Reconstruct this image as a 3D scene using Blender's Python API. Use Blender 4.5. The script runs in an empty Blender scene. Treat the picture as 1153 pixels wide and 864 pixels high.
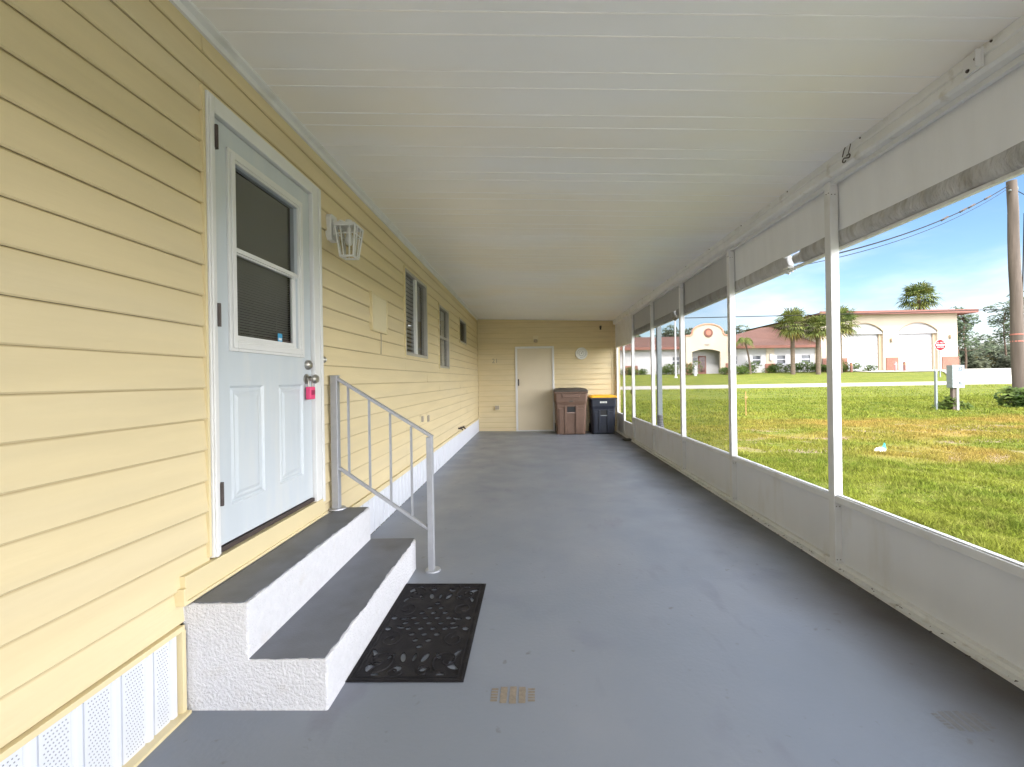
import bpy, math, random
import numpy as np
from mathutils import Vector, Matrix
S = bpy.context.scene
COL = S.collection
rnd = random.Random(7)
rad = math.radians

# ------------------------------------------------------------------ camera
EYE = 1.395
cam_d = bpy.data.cameras.new("camera"); cam = bpy.data.objects.new("camera", cam_d); COL.objects.link(cam)
cam.matrix_world = Matrix.Translation((0, 0, EYE)) @ Matrix.Rotation(rad(90), 4, 'X') @ Matrix.Rotation(rad(-0.9), 4, 'Z')
cam_d.sensor_fit = 'HORIZONTAL'; cam_d.sensor_width = 36.0
cam_d.lens = 36.0 * 497.0 / 1153.0
cam_d.shift_x = -24.5 / 1153.0
cam_d.shift_y = -5.0 / 1153.0
cam_d.clip_start = 0.05; cam_d.clip_end = 3000
S.camera = cam

# ------------------------------------------------------------------ sky, sun, exposure
SUN_EL, SUN_DIR = 52.0, Vector((-0.30, -0.95))       # where the sun stands, seen from the scene
S.view_settings.view_transform = 'Standard'; S.view_settings.look = 'None'
S.view_settings.gamma = 1.0; S.view_settings.use_curve_mapping = False
S.view_settings.exposure = 1.97
world = bpy.data.worlds.new("World"); S.world = world; world.use_nodes = True
wn = world.node_tree; wn.nodes.clear(); W = wn.nodes.new; WL = wn.links.new
wo = W('ShaderNodeOutputWorld'); bg = W('ShaderNodeBackground'); bg.inputs['Strength'].default_value = 0.052
sky = W('ShaderNodeTexSky'); sky.sky_type = 'NISHITA'; sky.sun_disc = False
sky.sun_elevation = rad(SUN_EL); sky.sun_rotation = math.atan2(SUN_DIR.x, SUN_DIR.y)
sky.air_density = 1.3; sky.dust_density = 0.6; sky.ozone_density = 2.6
tc = W('ShaderNodeTexCoord')
mp = W('ShaderNodeMapping'); mp.inputs['Scale'].default_value = (1.1, 1.1, 3.6); mp.inputs['Location'].default_value = (3.1, 1.7, 0.4)
n1 = W('ShaderNodeTexNoise'); n1.inputs['Scale'].default_value = 1.9; n1.inputs['Detail'].default_value = 9; n1.inputs['Roughness'].default_value = 0.55
WL(tc.outputs['Generated'], mp.inputs['Vector']); WL(mp.outputs[0], n1.inputs['Vector'])
# bright cloud bank added out of view to light the carport; broken blue in the north-east
dotn = W('ShaderNodeVectorMath'); dotn.operation = 'DOT_PRODUCT'; dotn.inputs[1].default_value = Vector((0.50, 0.76, 0.42)).normalized()
WL(tc.outputs['Generated'], dotn.inputs[0])
bank = W('ShaderNodeMapRange'); bank.inputs['From Min'].default_value = 0.93; bank.inputs['From Max'].default_value = 0.62
bank.inputs['To Min'].default_value = 0.0; bank.inputs['To Max'].default_value = 0.62
WL(dotn.outputs['Value'], bank.inputs['Value'])
sepw = W('ShaderNodeSeparateXYZ'); WL(tc.outputs['Generated'], sepw.inputs[0])
low = W('ShaderNodeMapRange'); low.inputs['From Min'].default_value = 0.34; low.inputs['From Max'].default_value = 0.02
low.inputs['To Min'].default_value = 0.0; low.inputs['To Max'].default_value = 0.19
WL(sepw.outputs['Z'], low.inputs['Value'])
ad1 = W('ShaderNodeMath'); ad1.operation = 'ADD'; WL(n1.outputs['Fac'], ad1.inputs[0]); WL(bank.outputs[0], ad1.inputs[1])
ad2 = W('ShaderNodeMath'); ad2.operation = 'ADD'; WL(ad1.outputs[0], ad2.inputs[0]); WL(low.outputs[0], ad2.inputs[1])
cm = W('ShaderNodeMapRange'); cm.interpolation_type = 'SMOOTHSTEP'
cm.inputs['From Min'].default_value = 0.50; cm.inputs['From Max'].default_value = 0.86
cm.inputs['To Min'].default_value = 0.0; cm.inputs['To Max'].default_value = 0.85
WL(ad2.outputs[0], cm.inputs['Value'])
# brightness of cloud: thin wisps pale, the unseen bank raised to brighten the carport
dot2 = W('ShaderNodeVectorMath'); dot2.operation = 'DOT_PRODUCT'; dot2.inputs[1].default_value = Vector((0.78, -0.58, 0.26)).normalized()
WL(tc.outputs['Generated'], dot2.inputs[0])
cb = W('ShaderNodeMapRange'); cb.inputs['From Min'].default_value = 0.45; cb.inputs['From Max'].default_value = 0.92
cb.inputs['To Min'].default_value = 7.5; cb.inputs['To Max'].default_value = 60.0
WL(dot2.outputs['Value'], cb.inputs['Value'])
cc = W('ShaderNodeVectorMath'); cc.operation = 'SCALE'; cc.inputs[0].default_value = (1.0, 1.0, 1.03); WL(cb.outputs[0], cc.inputs['Scale'])
mx = W('ShaderNodeMix'); mx.data_type = 'RGBA'
WL(cm.outputs[0], mx.inputs['Factor']); skt = W('ShaderNodeVectorMath'); skt.operation = 'MULTIPLY'; skt.inputs[1].default_value = (.72, .86, 1.02); WL(sky.outputs[0], skt.inputs[0]); WL(skt.outputs[0], mx.inputs['A']); WL(cc.outputs[0], mx.inputs['B'])
WL(mx.outputs['Result'], bg.inputs['Color']); WL(bg.outputs[0], wo.inputs['Surface'])
sd = bpy.data.lights.new("sun", 'SUN'); sd.energy = 1.9; sd.angle = rad(10); sd.color = (1.0, 0.96, 0.90)
sun = bpy.data.objects.new("sun", sd); COL.objects.link(sun)
h = SUN_DIR.normalized() * math.cos(rad(SUN_EL))
sun.rotation_euler = Vector((h.x, h.y, math.sin(rad(SUN_EL)))).to_track_quat('Z', 'Y').to_euler()
sun.location = (0, -20, 30)
S.cycles.max_bounces = 10; S.cycles.diffuse_bounces = 6; S.cycles.transparent_max_bounces = 24
S.cycles.use_denoising = True
try:
    S.cycles.denoiser = 'OPENIMAGEDENOISE'; S.cycles.denoising_input_passes = 'RGB_ALBEDO_NORMAL'
except Exception: pass
S.cycles.sample_clamp_indirect = 8.0

# ------------------------------------------------------------------ materials
def mat(name, col, rough=0.5, var=0.06, scale=3.0, metallic=0.0, bump=0.0, bscale=60.0, col2=None, c2=(0.55, 0.75), c2scale=1.5,
        stretch=(1, 1, 1), spec=0.5, detail=6.0, bdist=0.01, subsurface=0):
    m = bpy.data.materials.new(name); m.use_nodes = True; nt = m.node_tree; N = nt.nodes.new; L = nt.links.new
    b = nt.nodes['Principled BSDF']; b.inputs['Roughness'].default_value = rough; b.inputs['Metallic'].default_value = metallic
    b.inputs['Specular IOR Level'].default_value = spec
    t = N('ShaderNodeNewGeometry'); p = N('ShaderNodeMapping'); p.inputs['Scale'].default_value = stretch
    L(t.outputs['Position'], p.inputs['Vector'])
    n = N('ShaderNodeTexNoise'); n.inputs['Scale'].default_value = scale; n.inputs['Detail'].default_value = detail; L(p.outputs[0], n.inputs['Vector'])
    mr = N('ShaderNodeMapRange'); mr.inputs['From Min'].default_value = .3; mr.inputs['From Max'].default_value = .7
    mr.inputs['To Min'].default_value = 1 - var; mr.inputs['To Max'].default_value = 1 + var; L(n.outputs['Fac'], mr.inputs['Value'])
    src = None
    if col2:
        n2 = N('ShaderNodeTexNoise'); n2.inputs['Scale'].default_value = c2scale; n2.inputs['Detail'].default_value = 7; L(p.outputs[0], n2.inputs['Vector'])
        r2 = N('ShaderNodeMapRange'); r2.inputs['From Min'].default_value = c2[0]; r2.inputs['From Max'].default_value = c2[1]; L(n2.outputs['Fac'], r2.inputs['Value'])
        mxx = N('ShaderNodeMix'); mxx.data_type = 'RGBA'; mxx.inputs['A'].default_value = (*col, 1); mxx.inputs['B'].default_value = (*col2, 1)
        L(r2.outputs[0], mxx.inputs['Factor']); src = mxx.outputs['Result']
    v = N('ShaderNodeVectorMath'); v.operation = 'SCALE'; L(mr.outputs[0], v.inputs['Scale'])
    if src: L(src, v.inputs[0])
    else: v.inputs[0].default_value = col
    L(v.outputs[0], b.inputs['Base Color'])
    if bump:
        nb = N('ShaderNodeTexNoise'); nb.inputs['Scale'].default_value = bscale; nb.inputs['Detail'].default_value = 5; L(p.outputs[0], nb.inputs['Vector'])
        bp = N('ShaderNodeBump'); bp.inputs['Strength'].default_value = bump; bp.inputs['Distance'].default_value = bdist
        L(nb.outputs['Fac'], bp.inputs['Height']); L(bp.outputs[0], b.inputs['Normal'])
    m['c'] = 1
    return m

M = {}
M['siding'] = mat('yellow_vinyl', (0.655, 0.545, 0.325), 0.42, 0.045, 2.2, bump=0.10, bscale=9, stretch=(1, .6, 6), col2=(0.63, 0.535, 0.34), c2=(.42, .75), c2scale=.7, bdist=.025)
def lap_shade(m):
    # shadow line below each lap painted into the colour, wider on low boards
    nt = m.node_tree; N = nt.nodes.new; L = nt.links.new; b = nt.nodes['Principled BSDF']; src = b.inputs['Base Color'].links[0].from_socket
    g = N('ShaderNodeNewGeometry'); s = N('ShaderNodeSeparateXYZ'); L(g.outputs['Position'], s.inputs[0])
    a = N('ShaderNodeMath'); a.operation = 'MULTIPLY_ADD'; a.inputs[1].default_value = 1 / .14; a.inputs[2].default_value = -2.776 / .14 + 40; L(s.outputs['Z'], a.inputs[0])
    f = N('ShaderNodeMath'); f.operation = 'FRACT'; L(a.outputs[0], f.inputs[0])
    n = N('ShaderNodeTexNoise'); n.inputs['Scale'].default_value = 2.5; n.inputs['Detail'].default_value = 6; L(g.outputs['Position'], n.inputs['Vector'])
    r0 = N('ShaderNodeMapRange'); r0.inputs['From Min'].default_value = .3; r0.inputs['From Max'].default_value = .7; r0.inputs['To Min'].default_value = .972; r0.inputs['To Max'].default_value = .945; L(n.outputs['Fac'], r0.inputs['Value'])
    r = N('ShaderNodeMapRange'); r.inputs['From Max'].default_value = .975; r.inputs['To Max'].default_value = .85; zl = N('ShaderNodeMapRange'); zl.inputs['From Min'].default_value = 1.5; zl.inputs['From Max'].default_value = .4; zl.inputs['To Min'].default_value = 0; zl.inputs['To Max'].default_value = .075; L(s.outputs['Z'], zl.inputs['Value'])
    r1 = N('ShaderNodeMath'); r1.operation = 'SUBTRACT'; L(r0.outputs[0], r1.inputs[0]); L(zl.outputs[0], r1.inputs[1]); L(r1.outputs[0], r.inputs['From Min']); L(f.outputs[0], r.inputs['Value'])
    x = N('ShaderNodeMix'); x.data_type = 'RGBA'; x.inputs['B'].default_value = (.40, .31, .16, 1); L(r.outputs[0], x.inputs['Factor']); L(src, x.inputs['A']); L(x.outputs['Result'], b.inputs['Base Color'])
lap_shade(M['siding'])
M['trimyellow'] = mat('yellow_trim', (0.655, 0.555, 0.33), 0.4, 0.03)
M['white'] = mat('white_paint', (0.68, 0.68, 0.67), 0.4, 0.03, 6, bump=.05)
M['frame'] = mat('white_aluminium', (0.70, 0.71, 0.72), 0.38, 0.04, 4, col2=(.55, .54, .50), c2=(.55, .85), c2scale=5)
M['kick'] = mat('kick_panel_white', (0.72, 0.74, 0.78), 0.35, 0.03, 3, bump=.12, bscale=3, bdist=.03, col2=(.60, .59, .56), c2=(.55, .8), c2scale=4, stretch=(1, 1, .35))
M['oldwhite'] = mat('weathered_white', (0.72, 0.73, 0.73), 0.45, 0.05, 5, col2=(.42, .38, .30), c2=(.6, .82), c2scale=9)
M['door'] = mat('pale_blue_door_paint', (0.53, 0.575, 0.61), 0.38, 0.03, 3, bump=.06, bscale=40, stretch=(1, 4, .6), col2=(.56, .58, .58), c2=(.5, .8), c2scale=3)
M['stucco'] = mat('white_stucco', (0.63, 0.63, 0.655), 0.8, 0.04, 30, bump=0.9, bscale=95, bdist=.012, col2=(.54, .51, .47), c2=(.6, .85), c2scale=5)
M['tread'] = mat('grey_tread_paint', (0.125, 0.135, 0.16), 0.55, 0.10, 7, bump=.3, bscale=120, bdist=.004, col2=(.095, .10, .115), c2=(.5, .75), c2scale=4)
M['skirt'] = mat('white_vinyl_skirt', (0.62, 0.64, 0.69), 0.4, 0.02)
M['hole'] = mat('dark_hole', (0.22, 0.23, 0.25), 0.9, 0.0)
M['rail'] = mat('grey_rail_metal', (0.39, 0.40, 0.43), 0.35, 0.06, 20, metallic=.35)
M['darkmetal'] = mat('dark_bronze', (0.055, 0.04, 0.035), 0.5, 0.2, 60)
M['steel'] = mat('steel', (0.42, 0.40, 0.36), 0.3, 0.1, 30, metallic=.9)
M['pink'] = mat('pink_plastic', (0.72, 0.06, 0.18), 0.4, 0.05)
M['mat'] = mat('black_rubber', (0.011, 0.010, 0.012), 0.7, 0.25, 30, spec=.25, bump=.3, bscale=150, col2=(.030, .027, .026), c2=(.5, .8), c2scale=14)
M['brown'] = mat('brown_bin_plastic', (0.15, 0.09, 0.063), 0.5, 0.08, 10)
M['brownlid'] = mat('dark_brown_lid', (0.075, 0.062, 0.05), 0.5, 0.1, 10)
M['navy'] = mat('black_bin_plastic', (0.022, 0.027, 0.042), 0.42, 0.1, 10)
M['orange'] = mat('yellow_lid_plastic', (0.80, 0.42, 0.02), 0.42, 0.05, 10)
M['black'] = mat('black', (0.015, 0.015, 0.016), 0.6, 0.1)
M['alu'] = mat('grey_window_aluminium', (0.40, 0.38, 0.34), 0.4, 0.08, 8, metallic=.2)
M['blind'] = mat('blind_slats', (0.50, 0.50, 0.46), 0.5, 0.03)
M['blindgrey'] = mat('blind_slats_grey', (0.33, 0.33, 0.29), 0.5, 0.05)
M['room'] = mat('dim_room', (0.05, 0.05, 0.045), 0.9, 0.1)
M['curtain'] = mat('white_curtain', (0.62, 0.62, 0.6), 0.8, 0.05, 8)
M['shed'] = mat('beige_door_paint', (0.64, 0.56, 0.41), 0.5, 0.03, 2)
M['cream'] = mat('cream_plastic', (0.68, 0.60, 0.40), 0.45, 0.03)
M['taupe'] = mat('taupe_plastic', (0.33, 0.29, 0.23), 0.5, 0.06)
M['face'] = mat('dial_face', (0.72, 0.73, 0.70), 0.4, 0.02); M['greyring'] = mat('grey_ring', (0.33, 0.35, 0.34), 0.4, 0.05)
M['valance'] = mat('off_white_fabric', (0.78, 0.80, 0.83), 0.6, 0.03, 3, bump=.06, bscale=14, stretch=(1, 3, .5))
M['roll'] = mat('dirty_rolled_fabric', (0.47, 0.47, 0.47), 0.65, 0.16, 9, bump=.9, bscale=22, stretch=(1, 2.2, .7), bdist=.02, col2=(.30, .27, .23), c2=(.5, .8), c2scale=7)
M['concrete'] = mat('pale_concrete', (0.33, 0.31, 0.28), 0.85, 0.08, 1.3, bump=.3, bscale=40)
M['bouncepad'] = mat('pale_bounce_pad', (0.50, 0.48, 0.44), 0.85, 0.08, 1.3, bump=.3, bscale=40)
M['stain'] = mat('tan_worn_paint', (0.20, 0.165, 0.125), 0.75, 0.2, 60)
M['stain2'] = mat('faint_worn_paint', (0.135, 0.135, 0.14), 0.6, 0.12, 60)
M['cable'] = mat('cable', (0.025, 0.025, 0.027), 0.9, 0.05, spec=.1)
M['pole'] = mat('weathered_pole_wood', (0.12, 0.095, 0.08), 0.85, 0.25, 6, bump=.6, bscale=20, stretch=(3, 3, .25), col2=(.06, .045, .035), c2=(.45, .7), c2scale=3)
M['meter'] = mat('pale_blue_box', (0.27, 0.32, 0.38), 0.45, 0.05, 6)
M['galv'] = mat('galvanised_steel', (0.22, 0.25, 0.26), 0.5, 0.1, 20, metallic=.3)
M['red'] = mat('sign_red', (0.20, 0.006, 0.014), 0.9, 0.02, spec=.05); M['signwhite'] = mat('sign_white', (0.5, 0.5, 0.5), 0.45, 0.02)
M['stuccob'] = mat('white_building_stucco', (0.43, 0.42, 0.43), 0.85, 0.07, .8, bump=.2, bscale=6)
M['creamb'] = mat('cream_building_stucco', (0.50, 0.43, 0.345), 0.85, 0.04, .8, bump=.2, bscale=6)
M['baydoor'] = mat('bay_door_white', (0.43, 0.43, 0.465), 0.5, 0.02, 1)
M['pinktrim'] = mat('terracotta_trim', (0.19, 0.08, 0.062), 0.8, 0.06, 3)
M['glass'] = mat('dark_pane', (0.03, 0.035, 0.045), 0.12, 0.2, 1.2, spec=.6)
M['tyre'] = M['black']
M['trunk'] = mat('palm_trunk', (0.12, 0.09, 0.065), 0.9, 0.3, 3, bump=.6, bscale=9, stretch=(1, 1, 4))
M['pinetrunk'] = mat('pine_trunk', (0.13, 0.09, 0.065), 0.9, 0.3, 4)
M['stake'] = mat('orange_stake', (0.34, 0.20, 0.07), 0.7, 0.1)
M['cloth'] = mat('white_plastic_bag', (0.75, 0.76, 0.78), 0.5, 0.05)
M['teal'] = mat('teal_plastic', (0.05, 0.40, 0.42), 0.4, 0.05)

def brick(name, c1, c2, mortar, sc, bw=.5, rh=.25, ax='XZ'):
    m = bpy.data.materials.new(name); m.use_nodes = True; nt = m.node_tree; N = nt.nodes.new; L = nt.links.new
    b = nt.nodes['Principled BSDF']; b.inputs['Roughness'].default_value = .85
    t = N('ShaderNodeNewGeometry'); s = N('ShaderNodeSeparateXYZ'); c = N('ShaderNodeCombineXYZ'); L(t.outputs['Position'], s.inputs[0])
    a = N('ShaderNodeMath'); a.operation = 'ADD'; L(s.outputs['X'], a.inputs[0])
    if ax == 'XZ': L(s.outputs['Y'], a.inputs[1]); L(s.outputs['Z'], c.inputs['Y'])
    else: a.inputs[1].default_value = 0; L(s.outputs['Y'], c.inputs['Y'])
    L(a.outputs[0], c.inputs['X'])
    k = N('ShaderNodeTexBrick'); k.inputs['Scale'].default_value = sc; k.inputs['Color1'].default_value = (*c1, 1); k.inputs['Color2'].default_value = (*c2, 1)
    k.inputs['Mortar'].default_value = (*mortar, 1); k.inputs['Mortar Size'].default_value = .03; k.inputs['Brick Width'].default_value = bw; k.inputs['Row Height'].default_value = rh
    L(c.outputs[0], k.inputs['Vector'])
    n = N('ShaderNodeTexNoise'); n.inputs['Scale'].default_value = .35; n.inputs['Detail'].default_value = 8; L(t.outputs['Position'], n.inputs['Vector'])
    r = N('ShaderNodeMapRange'); r.inputs['To Min'].default_value = .6; r.inputs['To Max'].default_value = 1.4; L(n.outputs['Fac'], r.inputs['Value'])
    v = N('ShaderNodeVectorMath'); v.operation = 'SCALE'; L(k.outputs['Color'], v.inputs[0]); L(r.outputs[0], v.inputs['Scale']); L(v.outputs[0], b.inputs['Base Color'])
    bp = N('ShaderNodeBump'); bp.inputs['Strength'].default_value = .4; bp.inputs['Distance'].default_value = .03; bp.invert = True
    L(k.outputs['Fac'], bp.inputs['Height']); L(bp.outputs[0], b.inputs['Normal'])
    return m
M['brick'] = brick('red_brick', (.26, .085, .055), (.20, .06, .04), (.32, .22, .17), 3.0)
M['rooftile'] = brick('roof_shingle', (.095, .048, .034), (.135, .068, .046), (.09, .035, .03), 2.2, .5, .22, 'XY')

def foliage(name, c, c2, var=.5, scale=1.2):
    m = bpy.data.materials.new(name); m.use_nodes = True; nt = m.node_tree; N = nt.nodes.new; L = nt.links.new
    b = nt.nodes['Principled BSDF']; b.inputs['Roughness'].default_value = .6; b.inputs['Specular IOR Level'].default_value = .25
    t = N('ShaderNodeNewGeometry'); n = N('ShaderNodeTexNoise'); n.inputs['Scale'].default_value = scale; n.inputs['Detail'].default_value = 5
    L(t.outputs['Position'], n.inputs['Vector'])
    r = N('ShaderNodeMapRange'); r.inputs['From Min'].default_value = .35; r.inputs['From Max'].default_value = .65; L(n.outputs['Fac'], r.inputs['Value'])
    x = N('ShaderNodeMix'); x.data_type = 'RGBA'; x.inputs['A'].default_value = (*c, 1); x.inputs['B'].default_value = (*c2, 1); L(r.outputs[0], x.inputs['Factor'])
    r2 = N('ShaderNodeMapRange'); r2.inputs['To Min'].default_value = 1 - var; r2.inputs['To Max'].default_value = 1 + var; L(t.outputs['Random Per Island'], r2.inputs['Value'])
    v = N('ShaderNodeVectorMath'); v.operation = 'SCALE'; L(x.outputs['Result'], v.inputs[0]); L(r2.outputs[0], v.inputs['Scale']); L(v.outputs[0], b.inputs['Base Color'])
    tr = N('ShaderNodeBsdfTranslucent'); L(v.outputs[0], tr.inputs['Color']); ms = N('ShaderNodeMixShader'); ms.inputs[0].default_value = .3
    L(b.outputs[0], ms.inputs[1]); L(tr.outputs[0], ms.inputs[2]); L(ms.outputs[0], nt.nodes['Material Output'].inputs['Surface'])
    return m
M['leaf'] = foliage('hedge_leaves', (.045, .085, .015), (.10, .14, .025))
M['palmleaf'] = foliage('palm_leaves', (.085, .125, .035), (.17, .18, .045), .5, .8)
M['palmdry'] = foliage('dry_palm_leaves', (.26, .20, .06), (.22, .19, .05))
M['pineleaf'] = foliage('pine_needles', (.055, .085, .045), (.09, .12, .06), .5, .5)
M['farleaf'] = foliage('far_scrub_leaves', (.07, .095, .06), (.12, .13, .08), .5, .25)
M['scrub'] = foliage('olive_scrub_leaves', (.14, .13, .04), (.16, .12, .05), .5, .4)

# ground colour: green turf with a dry orange band and bare sandy patches
def ground_nodes(m, blades=False):
    m.use_nodes = True; nt = m.node_tree; N = nt.nodes.new; L = nt.links.new
    b = nt.nodes['Principled BSDF']; b.inputs['Roughness'].default_value = .9; b.inputs['Specular IOR Level'].default_value = .15
    g = N('ShaderNodeNewGeometry'); s = N('ShaderNodeSeparateXYZ'); L(g.outputs['Position'], s.inputs[0])
    def noise(sc, det=6, st=(1, 1, 1), off=(0, 0, 0)):
        p = N('ShaderNodeMapping'); p.inputs['Scale'].default_value = st; p.inputs['Location'].default_value = off; L(g.outputs['Position'], p.inputs['Vector'])
        n = N('ShaderNodeTexNoise'); n.inputs['Scale'].default_value = sc; n.inputs['Detail'].default_value = det; L(p.outputs[0], n.inputs['Vector']); return n.outputs['Fac']
    def mr(v, a, c, t0=0., t1=1.):
        r = N('ShaderNodeMapRange'); r.inputs['From Min'].default_value = a; r.inputs['From Max'].default_value = c
        r.inputs['To Min'].default_value = t0; r.inputs['To Max'].default_value = t1; L(v, r.inputs['Value']); return r.outputs[0]
    def mth(op, a, c):
        q = N('ShaderNodeMath'); q.operation = op
        for i, w in enumerate((a, c)):
            if isinstance(w, (int, float)): q.inputs[i].default_value = w
            else: L(w, q.inputs[i])
        return q.outputs[0]
    def mix(f, A, B):
        q = N('ShaderNodeMix'); q.data_type = 'RGBA'; L(f, q.inputs['Factor'])
        for k, w in (('A', A), ('B', B)):
            if isinstance(w, tuple): q.inputs[k].default_value = (*w, 1)
            else: L(w, q.inputs[k])
        return q.outputs['Result']
    base = mix(mr(noise(.9, 8), .35, .65), (.088, .122, .016), (.150, .168, .024))
    base = mix(mr(noise(7, 6, off=(4, 2, 0)), .45, .7), base, (.175, .182, .042))
    # dry band between about 7 and 14 m out
    y = s.outputs['Y']; yy = mth('ADD', y, mth('MULTIPLY', mth('SUBTRACT', noise(.30, 4, (1, 1, 1), (9, 1, 0)), .5), 7.))
    band = mth('MULTIPLY', mr(yy, 6.2, 8.2), mr(yy, 14.5, 12.0))
    dry = mth('MULTIPLY', mth('MULTIPLY', band, mr(s.outputs['X'], 3.5, 8., .25, 1.)), mr(noise(.55, 9, (.6, 1.2, 1), (2, 5, 0)), .38, .60))
    base = mix(dry, base, (.235, .172, .045))
    bare = mth('MULTIPLY', mth('MULTIPLY', mr(yy, 6.8, 8.0), mr(yy, 11.8, 10.0)), mr(noise(.50, 10, (.55, 1.5, 1), (7, 3, 0)), .52, .57))
    x0 = mr(s.outputs['X'], 2.95, 2.45)                       # earth along the slab edge
    edge = mth('MULTIPLY', x0, mr(noise(3., 8), .30, .55))
    edge = mth('MULTIPLY', edge, mr(y, 12, 11.5))
    if not blades:
        base = mix(bare, base, (.27, .20, .145)); base = mix(edge, base, (.11, .085, .07))
    if blades:
        rv = mr(g.outputs['Random Per Island'], 0, 1, .8, 2.1)
        v = N('ShaderNodeVectorMath'); v.operation = 'SCALE'; L(base, v.inputs[0]); L(rv, v.inputs['Scale']); base = v.outputs[0]
        tr = N('ShaderNodeBsdfTranslucent'); L(base, tr.inputs['Color']); ms = N('ShaderNodeMixShader'); ms.inputs[0].default_value = .35
        L(b.outputs[0], ms.inputs[1]); L(tr.outputs[0], ms.inputs[2]); L(ms.outputs[0], nt.nodes['Material Output'].inputs['Surface'])
    else:
        v = N('ShaderNodeVectorMath'); v.operation = 'SCALE'; L(base, v.inputs[0]); L(mr(noise(30, 6), .3, .7, .75, 1.25), v.inputs['Scale']); base = v.outputs[0]
        bp = N('ShaderNodeBump'); bp.inputs['Strength'].default_value = .8; bp.inputs['Distance'].default_value = .05
        L(noise(26, 8), bp.inputs['Height']); L(bp.outputs[0], b.inputs['Normal'])
    L(base, b.inputs['Base Color'])
    return m
M['ground'] = ground_nodes(bpy.data.materials.new('lawn_ground'))
M['blades'] = ground_nodes(bpy.data.materials.new('lawn_blades'), True)

# patio floor paint
def floor_mat():
    m = bpy.data.materials.new('blue_grey_floor_paint'); m.use_nodes = True; nt = m.node_tree; N = nt.nodes.new; L = nt.links.new
    b = nt.nodes['Principled BSDF']; g = N('ShaderNodeNewGeometry'); s = N('ShaderNodeSeparateXYZ'); L(g.outputs['Position'], s.inputs[0])
    def noise(sc, det=6, st=(1, 1, 1)):
        p = N('ShaderNodeMapping'); p.inputs['Scale'].default_value = st; L(g.outputs['Position'], p.inputs['Vector'])
        n = N('ShaderNodeTexNoise'); n.inputs['Scale'].default_value = sc; n.inputs['Detail'].default_value = det; L(p.outputs[0], n.inputs['Vector']); return n.outputs['Fac']
    def mr(v, a, c, t0=0., t1=1.):
        r = N('ShaderNodeMapRange'); r.inputs['From Min'].default_value = a; r.inputs['From Max'].default_value = c
        r.inputs['To Min'].default_value = t0; r.inputs['To Max'].default_value = t1; L(v, r.inputs['Value']); return r.outputs[0]
    def mix(f, A, B):
        q = N('ShaderNodeMix'); q.data_type = 'RGBA'; L(f, q.inputs['Factor'])
        for k, w in (('A', A), ('B', B)):
            if isinstance(w, tuple): q.inputs[k].default_value = (*w, 1)
            else: L(w, q.inputs[k])
        return q.outputs['Result']
    def mul(a, c):
        q = N('ShaderNodeMath'); q.operation = 'MULTIPLY'; L(a, q.inputs[0]); L(c, q.inputs[1]); return q.outputs[0]
    c = mix(mr(noise(.8, 5), .35, .65), (.168, .190, .228), (.200, .216, .248))
    c = mix(mul(mr(noise(2.4, 9), .56, .72), mr(noise(.7, 3), .45, .6)), c, (.150, .160, .205))
    c = mix(mr(noise(14, 10), .67, .75), c, (.13, .13, .145))
    c = mix(mul(mr(noise(5, 12, (1, .35, 1)), .57, .66), mr(noise(1.3, 4), .48, .6)), c, (.155, .165, .20))
    # grime trodden in along the foot of the screen wall
    gx = N('ShaderNodeMath'); gx.operation = 'ADD'; L(s.outputs['X'], gx.inputs[0]); L(mr(noise(1.6, 8), 0, 1, -.35, .35), gx.inputs[1])
    c = mix(mul(mr(gx.outputs[0], 1.42, 2.12), mr(noise(1.1, 6, (1, .6, 1)), .3, .6, .45, 1.)), c, (.055, .05, .05))
    L(c, b.inputs['Base Color'])
    L(mr(noise(2.2, 7), .3, .7, .34, .52), b.inputs['Roughness'])
    bp = N('ShaderNodeBump'); bp.inputs['Strength'].default_value = .12; bp.inputs['Distance'].default_value = .01
    L(noise(45, 6), bp.inputs['Height']); L(bp.outputs[0], b.inputs['Normal'])
    return m
M['floor'] = floor_mat()
M['ceil'] = mat('off_white_ceiling_pan', (0.845, 0.86, 0.895), 0.36, 0.025, 1.2, bump=.05, bscale=3, stretch=(.5, 1, 1), col2=(.86, .83, .77), c2=(.46, .60), c2scale=.55)

def screen_mat():
    m = bpy.data.materials.new('insect_screen'); m.use_nodes = True; nt = m.node_tree; N = nt.nodes.new; L = nt.links.new
    nt.nodes.remove(nt.nodes['Principled BSDF'])
    lw = N('ShaderNodeLayerWeight'); lw.inputs['Blend'].default_value = .5
    r = N('ShaderNodeMapRange'); r.inputs['From Min'].default_value = .1; r.inputs['From Max'].default_value = .95
    r.inputs['To Min'].default_value = .05; r.inputs['To Max'].default_value = .50; L(lw.outputs['Facing'], r.inputs['Value'])
    t = N('ShaderNodeBsdfTransparent'); d = N('ShaderNodeBsdfDiffuse'); d.inputs['Color'].default_value = (.13, .13, .13, 1)
    x = N('ShaderNodeMixShader'); L(r.outputs[0], x.inputs[0]); L(t.outputs[0], x.inputs[1]); L(d.outputs[0], x.inputs[2])
    L(x.outputs[0], nt.nodes['Material Output'].inputs['Surface']); return m
M['screen'] = screen_mat()
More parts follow.
